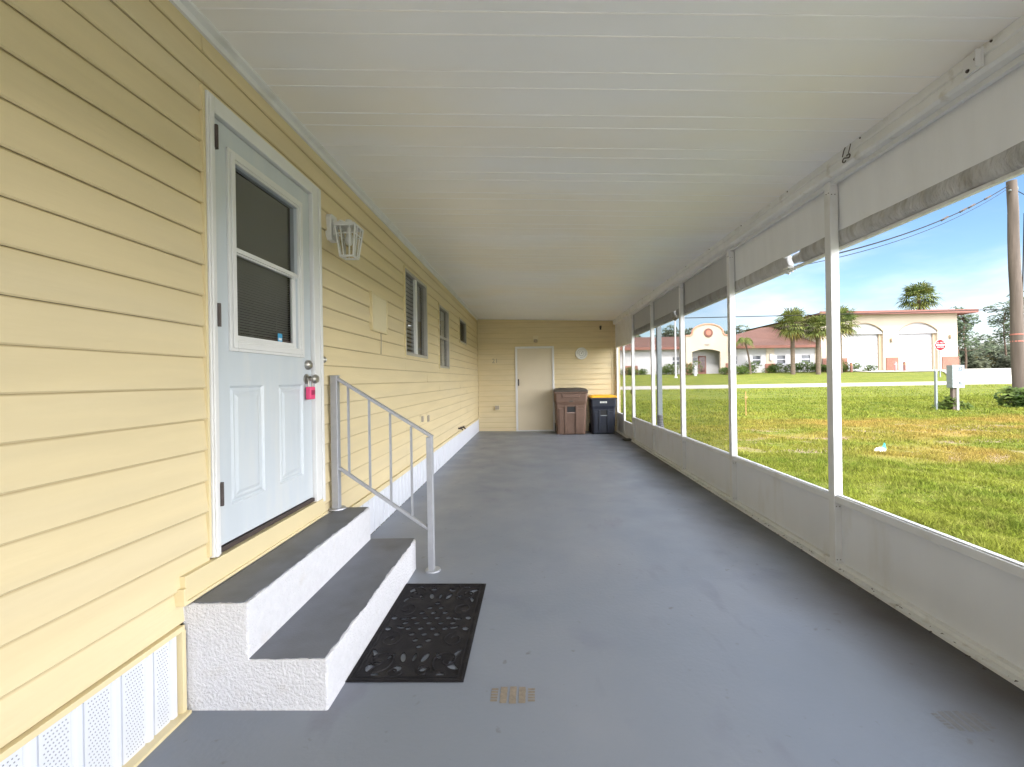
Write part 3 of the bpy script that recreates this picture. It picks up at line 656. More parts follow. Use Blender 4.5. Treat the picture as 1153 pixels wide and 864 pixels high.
# ------------------------------------------------------------------ steps
st = thing('entry_steps', (-1.2, 2.55, 0), 'white stucco entry steps with two grey painted treads', 'steps')
k = MB(); k.prism([(-1.498, .0), (-.888, .0), (-.888, .230), (-1.22, .230), (-1.22, .470), (-1.498, .470)], 'y', 1.857, 3.255)
k.build('body', 'stucco', st, .008)
def tread(x0, x1, y0, y1, z, seed):
    r = random.Random(seed); m = MB(); n = 110
    ph = [r.uniform(0, 6) for _ in range(6)]
    wv = lambda t: .004 * math.sin(t * 9 + ph[0]) + .003 * math.sin(t * 23 + ph[1]) + .002 * math.sin(t * 61 + ph[2]) + r.uniform(-.0015, .0015)
    front = [(x1 + wv(y0 + (y1 - y0) * i / n), y0 + (y1 - y0) * i / n) for i in range(n + 1)]
    near = [(x0 + (x1 - x0) * i / 24, y0 + wv(5 + i * .05) * .6) for i in range(24)]
    m.prism(near + front + [(x0, y1)], 'z', z, z + .004); return m
tread(-1.452, -1.228, 1.862, 3.240, .4715, 1).build('tread', 'tread', st)
tread(-1.2195, -.896, 1.862, 3.258, .2315, 2).build('tread', 'tread', st)

# hand rail
hr = thing('hand_rail', (-1.1, 3.2, 0), 'grey metal stair hand rail on the far side of the entry steps', 'railing')
PA, PB = (-1.445, 3.205), (-.765, 3.215)
def sq(mb, x, y, z0, z1, w=.040): mb.box(x - w / 2, x + w / 2, y - w / 2, y + w / 2, z0, z1)
k = MB(); sq(k, *PA, .476, 1.437, .050); k.box(PA[0] - .03, PA[0] + .03, PA[1] - .028, PA[1] + .028, 1.437, 1.445); k.build('post', 'rail', hr, .004)
k = MB(); k.prism([(PB[0] - .022, PB[1] - .022), (PB[0] + .022, PB[1] - .022), (PB[0] + .022, PB[1] + .022), (PB[0] - .022, PB[1] + .022)], 'z', .018, .985); k.build('post', 'rail', hr, .004)
k = MB(); k.bar((PA[0] + .005, PA[1], 1.430), (PB[0] + .022, PB[1], .985), .044, .020); k.build('top_rail', 'rail', hr, .003)
k = MB(); k.bar((PA[0] + .02, PA[1], .775), (PB[0] - .02, PB[1], .318), .030, .020); k.build('bottom_rail', 'rail', hr, .003)
for i in range(4):
    f_ = (i + .62) / 4.5; x = PA[0] + (PB[0] - PA[0]) * f_; zt = 1.430 - .445 * f_ - .008; zb = .775 - .457 * f_ + .008
    k = MB(); k.box(x - .007, x + .007, 3.203, 3.217, zb, zt); k.build('baluster', 'rail', hr)
k = MB(); k.lathe([(.060, 0), (.058, .008), (.0, .009)], (PA[0] + .005, PA[1], .4765), 'z'); k.build('base_plate', 'rail', hr)
k = MB(); k.lathe([(.056, 0), (.054, .010), (.0, .011)], (PB[0] + .01, PB[1], fz(PB[0]) + .0005), 'z'); k.build('base_plate', 'rail', hr)

# ------------------------------------------------------------------ storage room wall at the end
so = thing('storage_room', (0, YB, 0), 'yellow sided storage room wall at the far end of the carport', 'shed')
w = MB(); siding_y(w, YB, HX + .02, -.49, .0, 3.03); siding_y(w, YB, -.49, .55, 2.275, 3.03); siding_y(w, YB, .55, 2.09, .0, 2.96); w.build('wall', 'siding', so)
k = MB(); k.box(HX - .02, 2.32, YB + .01, YB + .1, -.1, 3.2); k.box(2.22, 2.32, YB + .1, 14.5, -.1, 3.2); k.build('wall_core', 'siding', so)
k = MB(); k.box(HX + .018, HX + .040, YB - .026, YB - .004, .02, 3.02); k.box(2.085, 2.115, YB - .028, YB + .01, -.03, 2.95); k.build('corner_trim', 'trimyellow', so)
k = MB()
for (a, b, c, d) in ((-.490, -.435, .0, 2.27), (.497, .552, -.01, 2.27), (-.435, .497, 2.215, 2.27), (-.435, .497, .0, .035)): k.box(a, b, YB - .034, YB + .01, c, d)
k.build('door_frame', 'white', so, .004)
k = MB(); k.box(-.430, .492, YB - .016, YB + .01, .036, 2.214); sdr = k.build('door', 'shed', so, .002)
k = MB(); k.box(-.424, -.392, YB - .03, YB - .016, 1.22, 1.40); k.tube([(-.408, YB - .03, 1.26), (-.408, YB - .07, 1.30), (-.408, YB - .03, 1.36)], .009, 8); k.build('handle', 'darkmetal', sdr)
lt = thing('wall_light', (.06, YB - .03, 2.34), 'small square bulkhead light above the beige storage door', 'wall lamp')
k = MB(); k.box(.0, .135, YB - .03, YB, 2.42, 2.55); k.build('base', 'cream', lt, .004)
k = MB(); k.lathe([(.045, 0), (.05, -.05), (.04, -.08), (0, -.085)], (.067, YB - .06, 2.45), 'z', 16); k.build('lens', M['taupe'], lt, smooth=True)
o = thing('outlet', (-.98, YB - .02, .65), 'square taupe outlet cover on the end wall left of the beige door', 'outlet')
k = MB(); k.box(-1.06, -.92, YB - .05, YB, .585, .715); k.build('box', 'cream', o, .004)
k = MB(); k.box(-1.045, -.935, YB - .068, YB - .05, .60, .70); k.build('cover', 'taupe', o, .006)
ck = thing('wall_dial', (1.285, YB - .03, 2.06), 'round white wall thermometer above the garbage bins', 'thermometer')
k = MB(); k.lathe([(.160, 0), (.163, -.018), (.150, -.030), (.135, -.028), (.132, -.018)], (1.285, YB - .017, 2.062), 'y', 40, caps=False); k.build('rim', 'face', ck, smooth=True)
k = MB(); k.lathe([(.134, -.018), (.001, -.019)], (1.285, YB - .017, 2.062), 'y', 40); k.build('face', 'face', ck)
k = MB()
for i in range(24):
    a = 2 * math.pi * i / 24; rr = .112; c_, s_ = math.cos(a), math.sin(a)
    if -2.0 < a - 2 * math.pi * (a > math.pi) < 4:
        k.add([(1.285 + c_ * (rr + dr_) - s_ * dw, YB - .0375, 2.062 + s_ * (rr + dr_) + c_ * dw) for dr_, dw in ((-.014, -.005), (.014, -.006), (.014, .006), (-.014, .005))], [(0, 1, 2, 3)])
k.build('scale_marks', 'greyring', ck)
k = MB(); k.lathe([(.072, 0), (.062, -.001)], (1.285, YB - .038, 2.062), 'y', 30, caps=False)
k.build('inner_ring', 'greyring', ck)
k = MB(); k.add([(1.285 - .006, YB - .040, 2.062), (1.285 + .006, YB - .040, 2.062), (1.285 + .05, YB - .040, 2.062 + .075)], [(0, 1, 2)]); k.lathe([(.010, 0), (0, -.006)], (1.285, YB - .040, 2.062), 'y', 12); k.build('needle', 'darkmetal', ck)
def text(name, body, size, loc, rot, m, ext=.002, parent=None, align='CENTER'):
    c = bpy.data.curves.new(name, 'FONT'); c.body = body; c.size = size; c.extrude = ext; c.align_x = align; c.align_y = 'CENTER'
    tmp = bpy.data.objects.new(name + '_tmp', c); COL.objects.link(tmp); bpy.context.view_layer.update()
    me = bpy.data.meshes.new_from_object(tmp.evaluated_get(bpy.context.evaluated_depsgraph_get())); bpy.data.objects.remove(tmp); bpy.data.curves.remove(c)
    me.materials.clear(); me.materials.append(M[m] if isinstance(m, str) else m); me.name = name
    o = bpy.data.objects.new(name, me); COL.objects.link(o)
    if parent:
        o.parent = parent; loc = Vector(loc) - Vector(parent.location)
    o.location = loc; o.rotation_euler = rot; return o
hn = text('house_number', '21', .17, (-1.03, YB - .020, 1.89), (rad(90), 0, 0), 'taupe', .006)
tag(hn, 'house number 21 in small dark digits on the end wall', 'house number')
hk = thing('camera_mount', (1.81, YB - .02, 2.72), 'small black camera mount high on the end wall near the screen', 'camera')
k = MB(); k.box(1.78, 1.83, YB - .06, YB, 2.73, 2.79); k.lathe([(.022, 0), (.022, -.05), (0, -.05)], (1.805, YB - .04, 2.735), 'z', 12); k.build('body', 'darkmetal', hk)

# ------------------------------------------------------------------ roof pan and beam
def cz(x): return EYE + 1.600 - .0275 * x
rf = thing('carport_roof', (0, 4, 2.9), 'off white aluminium pan roof over the carport', 'roof')
prof = []; per = .375; y = -4.0; y = -4.0 - ((-4.0 - 2.30) % per) + 0
ylist = []
k0 = math.ceil((-7.0 - 2.30) / per); kk = k0
while 2.30 + kk * per < YB + .05:
    for dd in (0, .13): ylist.append(2.30 + kk * per + dd)
    kk += 1
ce = MB(); prof = [(-7.2, 0)]
for yv in ylist: prof += [(yv - .005, 0), (yv - .004, .006), (yv + .004, .006), (yv + .005, 0)]
prof += [(YB + .02, 0)]
xsr = [HX + .0, -.6, .3, 1.2, 2.14]
vs = [(x, yv, cz(x) + dz) for x in xsr for yv, dz in prof]; n = len(prof)
ce.add(vs, [(i * n + j, i * n + j + 1, (i + 1) * n + j + 1, (i + 1) * n + j) for i in range(len(xsr) - 1) for j in range(n - 1)])
cp = ce.build('ceiling_panels', 'ceil', rf)
jb = MB()  # whiter strips paint the highlights along the pan joints
for yv in ylist: jb.prism([(HX, cz(HX) + .001), (2.14, cz(2.14) + .001), (2.14, cz(2.14) - .0025), (HX, cz(HX) - .0025)], 'y', yv - .0038, yv + .0038)
tag(jb.build('joint_highlights', mat('joint_highlight_white', (.89, .89, .89), .3, .0), cp), kind='stuff')
k = MB(); k.box(-1.62, 2.75, -7.2, 12.6, 3.06, 3.12, tilt=-.0275); k.build('roof_deck', 'oldwhite', rf)
k = MB(); k.prism([(HX + .0, cz(HX) - .045), (HX + .024, cz(HX) - .045), (HX + .030, cz(HX) - .020), (HX + .058, cz(HX) - .012), (HX + .062, cz(HX) - .002), (HX, cz(HX) + .01)], 'y', -7, YB - .02); k.build('wall_moulding', 'frame', rf)
k = MB(); k.box(HX + .03, 2.13, YB - .045, YB - .018, 2.975, 2.992, tilt=-.0275); k.build('end_moulding', 'frame', rf)
bt = cz(2.14)
k = MB()
k.prism([(2.14, bt - .002), (2.14, bt - .045), (2.150, bt - .052), (2.146, bt - .060), (2.146, bt - .105), (2.165, bt - .118), (2.30, bt - .118), (2.30, bt + .04), (2.14, bt + .04)], 'y', -7.1, YB - .0)
k.build('beam', 'oldwhite', rf)
k = MB(); k.prism([(2.30, bt + .06), (2.42, bt + .06), (2.44, bt - .05), (2.40, bt - .05), (2.33, bt - .02), (2.30, bt - .02)], 'y', -7.2, 12.6); k.build('gutter', 'frame', rf)
# beam bracket near the camera and small bolts
br = MB(); br.box(2.128, 2.142, 2.075, 2.165, bt - .100, bt - .01); br.box(2.10, 2.128, 2.075, 2.081, bt - .100, bt - .02)
br.build('bracket', 'frame', rf, .002)
k = MB()
for yv in (2.10, 2.14): k.lathe([(.009, 0), (.007, -.006), (0, -.007)], (2.127, yv, bt - .05 - (yv - 2.10) * .8), 'x', 10)
yb_ = 0.4
while yb_ < YB - .3:
    k.lathe([(.006, 0), (.005, -.005), (0, -.006)], (2.140, yb_, bt - .012), 'x', 8); yb_ += .82
k.build('bolts', 'darkmetal', rf)
# S hook
shk = MB(); hy = 2.98
pts = [(2.128, hy, bt - .01 - .0), (2.124, hy + .01, bt - .03), (2.128, hy + .03, bt - .062)]
shk.tube(pts, .0035, 6)
shk.tube([(2.128, hy - .05, bt - .012), (2.126, hy - .035, bt - .055), (2.126, hy - .03, bt - .065)], .003, 6)
S_ = []
for i in range(17):
    a = i / 16; ang = math.pi * (1.1 - 2.2 * a); 
    if a < .5: q = (math.cos(math.pi * (.2 + 2.6 * a)), math.sin(math.pi * (.2 + 2.6 * a))); S_.append((2.124, hy - .03 + .017 * q[0], bt - .086 + .014 * q[1] + .0))
    else: b_ = a - .5; q = (math.cos(math.pi * (.5 - 2.6 * b_)), math.sin(math.pi * (.5 - 2.6 * b_))); S_.append((2.124, hy + .006 + .017 * q[0], bt - .094 + .014 * q[1]))
shk.tube(S_, .0045, 6)
tag(shk.build('s_hook', 'darkmetal', smooth=True), 'black S shaped wire hook hanging on the roof beam', 'hook')

# ------------------------------------------------------------------ screen wall
SX = 2.20; PY = [-5.02, -3.37, -1.72, -.07, 1.59, 3.24, 4.92, 6.57, 8.21, 9.85]
scw = thing('screen_wall', (SX, 4, 0), 'white framed insect screen wall with kick panels facing the lawn', 'screen wall')
ZL, ZR = fz(SX), .452
zbm = bt - .118
posts = []
for y in PY + [11.75]:
    y += .010; k = MB(); k.box(SX, SX + .062, y, y + .065, ZL + .0, zbm - .001)
    # screw plate at the foot and at the top
    po = k.build('post', 'frame', scw, .003)
    k = MB()
    for zz in (.03, ZR - .03, ZR + .065, 2.72): 
        for q in (.014, .038):
            k.lathe([(.004, 0), (.003, -.003), (0, -.0035)], (SX + q, y, zz), 'y', 8)
    for q in (.014, .038):
        k.lathe([(.004, 0), (.003, -.003), (0, -.0035)], (SX, y + q, 2.735), 'x', 8)
    k.build('screws', 'darkmetal', po)
    k = MB(); k.box(SX + .004, SX + .056, y - .014, y - .001, ZL + .019, ZL + .050); k.build('foot_clip', 'frame', po)
k = MB(); k.box(SX - .030, SX + .075, -7, YB - .02, ZL - .002, ZL + .018); k.box(SX - .004, SX + .06, -4, 9.84, ZL + .018, ZL + .055) if False else None
k.build('base_track', 'oldwhite', scw, .002)
spans = [(-7, -5.01)] + [(a + .075, b + .010) for a, b in zip(PY, PY[1:])]
for (a, b) in spans:
    k = MB(); k.box(SX + .006, SX + .060, a, b, ZR, ZR + .050); k.box(SX + .018, SX + .050, a, b, ZR + .052, ZR + .058); k.build('chair_rail', 'frame', scw, .003)
    k = MB(); k.box(SX + .050, SX + .058, a, b, ZL + .045, ZR); k.build('kick_panel', 'kick', scw)
    k = MB(); k.box(SX + .016, SX + .061, a, b, ZL + .018, ZL + .045); k.build('bottom_rail', 'oldwhite', scw, .003)
    k = MB(); k.box(SX + .012, SX + .040, a, b, zbm - .030, zbm - .001); k.build('top_rail', 'frame', scw)
    if b < 5.5: continue                     # the photo shows nothing in the two nearest bays
    k = MB(); k.quad((SX + .044, a, ZR + .05), (SX + .044, b, ZR + .05), (SX + .044, b, zbm - .03), (SX + .044, a, zbm - .03)); k.build('screen', 'screen', scw)
# leaf litter and dirt crumbs in the base track
k = MB(); r = random.Random(4)
for i in range(260):
    y = r.uniform(1, 9.8); x = SX - .015 + r.uniform(-.05, .012); s_ = r.uniform(.004, .014); z = fz(x) + (.020 if x > SX - .030 else .003)
    a = r.uniform(0, 6.28)
    k.add([(x + s_ * math.cos(a), y + s_ * math.sin(a), z), (x + s_ * .4 * math.cos(a + 1.7), y + s_ * .4 * math.sin(a + 1.7), z + .003), (x - s_ * math.cos(a), y - s_ * math.sin(a), z), (x - s_ * .4 * math.cos(a + 1.5), y - s_ * .4 * math.sin(a + 1.5), z + .004)], [(0, 1, 2, 3)])
tag(k.build('leaf_litter', 'darkmetal'), 'dark dirt crumbs and leaf bits along the foot of the screen wall', 'debris', kind='stuff')
# header panel above the screen door and end post
k = MB(); k.box(SX + .01, SX + .04, 9.926, 11.759, 2.235, zbm); k.build('header_panel', 'frame', scw)
# screen door
sdo = thing('screen_door', (SX, 10.4, 0), 'white framed screen door near the end wall, with black corner at the foot', 'door')
k = MB()
for (a, b, c, d) in ((9.927, 9.955, -.03, 2.23), (10.845, 10.895, -.03, 2.23), (9.955, 10.845, 2.18, 2.23), (9.955, 10.845, .30, .345), (9.955, 10.845, -.03, .02)): k.box(SX + .004, SX + .046, a, b, c, d)
k.build('frame', 'frame', sdo, .003)
k = MB(); k.box(SX + .024, SX + .03, 9.955, 10.845, .02, .30); k.build('kick_panel', 'kick', sdo)
k = MB(); k.quad((SX + .04, 9.955, .345), (SX + .04, 10.845, .345), (SX + .04, 10.845, 2.18), (SX + .04, 9.955, 2.18)); k.build('screen', 'screen', sdo)
k = MB(); k.box(SX - .012, SX + .004, 9.930, 9.95, 1.02, 1.12); k.tube([(SX, 9.94, 1.04), (SX - .03, 9.94, 1.05), (SX - .03, 9.94, 1.10)], .006, 8); k.build('latch', 'darkmetal', sdo)
k = MB()
for (a, b) in ((10.90, 10.93), (11.70, 11.758)): k.box(SX + .002, SX + .05, a, b, -.03, zbm - .002 if a > 11 else 2.234)
k.box(SX + .002, SX + .05, 10.93, 11.70, .44, .49); k.box(SX + .002, SX + .05, 10.93, 11.70, 2.20, 2.234); k.build('side_frame', 'frame', scw, .003)
k = MB(); k.box(SX + .026, SX + .034, 10.93, 11.70, -.03, .44); k.build('kick_panel', 'kick', scw)
k = MB(); k.quad((SX + .044, 10.93, .49), (SX + .044, 11.70, .49), (SX + .044, 11.70, 2.2), (SX + .044, 10.93, 2.2)); k.build('screen', 'screen', scw)
# door stop wedge of black rubber lying at the door's foot
k = MB(); k.prism([(9.92, fz(2.08)), (10.2, fz(2.08)), (10.16, .0), (10.02, .005), (9.95, -.015)], 'x', 2.02, 2.19); tag(k.build('door_stop', 'black', bevel=.004), 'black rubber wedge on the floor at the foot of the screen door', 'door stop')

# roll-up shade outside the posts
sha = thing('roll_up_shade', (2.28, 3, 2.4), 'long off white roll up shade hanging outside the screen posts', 'shade')
k = MB(); ny = 110; Y0, Y1 = -7.0, 10.38
pf = [(2.262, 2.822), (2.268, 2.70), (2.272, 2.58), (2.272, 2.452)]
vs = []
for i in range(ny + 1):
    y = Y0 + (Y1 - Y0) * i / ny
    for x, z in pf: vs.append((x + .0015 * math.sin(y * 2.3 + z * 2) * (2.81 - z) * 3, y, z + .0015 * math.sin(y * 1.3) * (z < 2.5)))
k.add(vs, [(i * 4 + j, i * 4 + j + 1, (i + 1) * 4 + j + 1, (i + 1) * 4 + j) for i in range(ny) for j in range(3)]); k.build('valance', 'valance', sha, smooth=True)
def shade_roll(y0, y1, sag, seed):
    k = MB(); n = int((y1 - y0) / .05); na = 14; r = random.Random(seed); ph = [r.uniform(0, 6) for _ in range(6)]
    vs = []
    for i in range(n + 1):
        t_ = i / n; y = y0 + (y1 - y0) * t_
        dz = -sag * math.sin(math.pi * t_) + .0015 * math.sin(y * 9 + ph[0])
        rr = .074 + .0015 * math.sin(y * 5 + ph[1]) + .0015 * math.sin(y * 14 + ph[2])
        if min(t_, 1 - t_) < .012: rr *= .6
        for a in range(na):
            an = 2 * math.pi * a / na; wob = 1 + .03 * math.sin(3 * an + y * 3 + ph[3]) + .02 * math.sin(5 * an + y * 8)
            vs.append((2.318 + rr * .75 * wob * math.cos(an), y, 2.418 + dz + rr * wob * math.sin(an)))
    k.add(vs, [(i * na + a, i * na + (a + 1) % na, (i + 1) * na + (a + 1) % na, (i + 1) * na + a) for i in range(n) for a in range(na)] + [tuple(range(na)), tuple(range(n * na, (n + 1) * na))])
    return k.build('roll', 'roll', sha, smooth=True)
shade_roll(-7, 3.88, .006, 1); shade_roll(3.95, 7.05, .006, 2); shade_roll(7.12, 10.36, .006, 5)
k = MB(); k.box(2.292, 2.326, -7, 3.86, 2.325, 2.345); k.box(2.292, 2.326, 3.97, 10.3, 2.325, 2.345); k.build('bottom_bar', 'oldwhite', sha, .003)
for yk in (3.90, 7.08):
    k = MB()
    for i in range(3): k.tube([(2.33, yk - .05 + i * .05, 2.36), (2.31, yk - .03 + i * .05, 2.325 - .01 * i), (2.28, yk + .0 + i * .05, 2.33)], .010, 7)
    k.box(2.25, 2.34, yk - .02, yk + .06, 2.335, 2.35); k.build('tie_bracket', 'white' if yk < 5 else 'taupe', sha)

# downspout outside post five
ds = thing('downspout', (2.45, 8.6, 0), 'grey corrugated downspout curving outward outside the screen', 'downspout')
k = MB(); k.box(2.40, 2.49, 8.56, 8.63, .62, 2.95); k.build('pipe', 'galv', ds, .006)
k = MB(); pts = [(2.445, 8.595, .66), (2.445, 8.59, .50), (2.47, 8.55, .36), (2.56, 8.46, .24), (2.66, 8.38, .12), (2.70, 8.34, -.02)]
pp = []
for a, b in zip(pts, pts[1:]):
    for i in range(6): pp.append(Vector(a).lerp(Vector(b), i / 6))
k.tube(pp, [.055 + .006 * (i % 2) for i in range(len(pp))], 12); k.build('elbow', mat('dark_flex_pipe', (.09, .09, .095), .5), ds)
k = MB(); k.box(2.56, 2.80, 7.92, 8.42, -.12, -.05); tag(k.build('splash_block', 'concrete', bevel=.01), 'low concrete splash block on the grass below the downspout', 'splash block')

# ------------------------------------------------------------------ door mat (openwork rubber)
from mathutils.geometry import tessellate_polygon
dm = thing('door_mat', (-.617, 2.51, .0099), 'black openwork rubber door mat on the floor beside the lower step', 'door mat')
MW, ML = .272, .485
cx_, cy_ = -.617, 2.512; holes = []
def ell(cx, cy, a, b, ang, n=12, bend=0.0):
    p = []
    for i in range(n):
        t_ = 2 * math.pi * i / n; u, v_ = a * math.cos(t_), b * math.sin(t_); v_ += bend * (u * u) / a
        p.append((cx + u * math.cos(ang) - v_ * math.sin(ang), cy + u * math.sin(ang) + v_ * math.cos(ang)))
    return p
for sx in (-1, 1):
    for sy in (-1, 1):
        P = lambda x, y: (sx * x, sy * y); E_ = ell; ell = lambda cx, cy, a, b, ang, n=12, bend=0.0: E_(cx, cy, a * 1.2, b * 1.55, ang, n, bend)
        holes.append(ell(*P(.195, .375), .036, .013, rad(60 * sx * sy), bend=-.45 * sx * sy))
        holes.append(ell(*P(.205, .275), .036, .008, rad(115 * sx * sy), bend=.3))
        holes.append(ell(*P(.155, .435), .018, .010, rad(8), bend=-.3))
        holes.append(ell(*P(.060, .395), .019, .016, rad(25)))
        holes.append(ell(*P(.055, .310), .034, .010, rad(75 * sx)))
        holes.append(ell(*P(.118, .300), .024, .008, rad(62 * sx * sy)))
        holes.append(ell(*P(.215, .055), .015, .014, rad(30)))
        holes.append(ell(*P(.150, .045), .026, .008, rad(-15 * sx * sy), bend=.2)); ell = E_
    holes.append(ell(sx * .0, sx * .310, .034, .010, rad(90)))
for i in range(-4, 5):
    for j in range(-4, 5):
        if (i + j) % 2: continue
        x, y = i * .034, j * .055
        if abs(x) / .150 + abs(y) / .33 < 1.0 and abs(y) < .26: holes.append(ell(x, y, .0185, .0165, rad(35), 8))
outer = [(-MW, -ML), (MW, -ML), (MW, ML), (-MW, ML)]
k = MB(); zt = .0138; G_ = .004
gx_ = np.arange(-MW, MW - 1e-6, G_) + G_ / 2; gy_ = np.arange(-ML, ML - 1e-6, G_) + G_ / 2
XX, YY = np.meshgrid(gx_, gy_, indexing='ij'); solid = np.ones(XX.shape, bool)
for hl in holes:
    h_ = np.array(hl); inside = np.zeros(XX.shape, bool); j_ = len(h_) - 1
    for i_ in range(len(h_)):
        xi, yi = h_[i_]; xj, yj = h_[j_]
        c_ = ((yi > YY) != (yj > YY)) & (XX < (xj - xi) * (YY - yi) / (yj - yi + 1e-12) + xi); inside ^= c_; j_ = i_
    solid &= ~inside
vid = {}
def vv_(i, j):
    if (i, j) not in vid: vid[(i, j)] = len(k.v); k.v.append((cx_ - MW + i * G_, cy_ - ML + j * G_, zt))
    return vid[(i, j)]
for i in range(solid.shape[0]):
    for j in range(solid.shape[1]):
        if solid[i, j]: k.f.append((vv_(i, j), vv_(i + 1, j), vv_(i + 1, j + 1), vv_(i, j + 1)))
mo = k.build('base', 'mat', dm)
sm_ = mo.modifiers.new('solid', 'SOLIDIFY'); sm_.thickness = .0035; sm_.offset = 0
# raised scrolls and border
k = MB()
for ins in (.012, .034):
    o4 = [(-MW + ins, -ML + ins), (MW - ins, -ML + ins), (MW - ins, ML - ins), (-MW + ins, ML - ins), (-MW + ins, -ML + ins)]
    for a, b in zip(o4, o4[1:]): k.bar((a[0] + cx_, a[1] + cy_, zt + .0022), (b[0] + cx_, b[1] + cy_, zt + .0022), .008, .006)
for hl in holes: k.tube([(cx_ + (p[0]) , cy_ + p[1], zt + .0022) for p in hl + [hl[0]]], .0026, 5, False)
def spiral(cx, cy, r0, turns, a0, dirn):
    pts = []
    for i in range(40):
        t_ = i / 39; r_ = r0 * (1 - .85 * t_); a = a0 + dirn * turns * 2 * math.pi * t_; pts.append((cx_ + cx + r_ * math.cos(a), cy_ + cy + r_ * 1.15 * math.sin(a), zt + .0022))
    k.tube(pts, .0045, 5, False)
for sx in (-1, 1):
    for sy in (-1, 1):
        spiral(sx * .165, sy * .335, .078, 1.3, rad(90 * sy), sx * sy); spiral(sx * .17, sy * .155, .060, 1.4, rad(-90 * sy), -sx * sy); spiral(sx * .07, sy * .42, .04, 1.1, 0, sx)
k.build('relief', 'mat', dm, smooth=True); dm.rotation_euler = (0, .016, 0)

# worn marks in the paint
def worn(cx, cy, w_, l_, nb, m, label, seed):
    k = MB(); r = random.Random(seed)
    for i in range(nb):
        x0 = cx - w_ / 2 + w_ * i / nb + w_ / nb * .10; x1 = x0 + w_ / nb * .72
        e = abs((i + .5) / nb * 2 - 1); ll = l_ * (1 - .28 * e ** 2)
        y = cy - ll / 2; seg = 5 if i in (0, nb - 1) else 2
        for q in range(seg):
            ya = y + ll * q / seg + .003 * (seg > 2); yb = y + ll * (q + 1) / seg - .002 * (seg > 2)
            n = 5; A = [(x0 + r.uniform(-.0012, .0012), ya + (yb - ya) * t_ / n) for t_ in range(n + 1)]; B = [(x1 + r.uniform(-.0012, .0012), yb - (yb - ya) * t_ / n) for t_ in range(n + 1)]
            k.add([(p[0], p[1], fz(p[0]) + .0015) for p in A + B], [tuple(range(len(A + B)))])
    o = k.build('worn_paint_mark', m); tag(o, label, 'floor mark')
worn(-.112, 1.948, .205, .105, 5, 'stain', 'tan barred worn mark on the grey floor in front of the mat', 3)
worn(1.73, 1.80, .20, .11, 6, 'stain2', 'faint barred worn mark on the grey floor near the screen wall', 4)

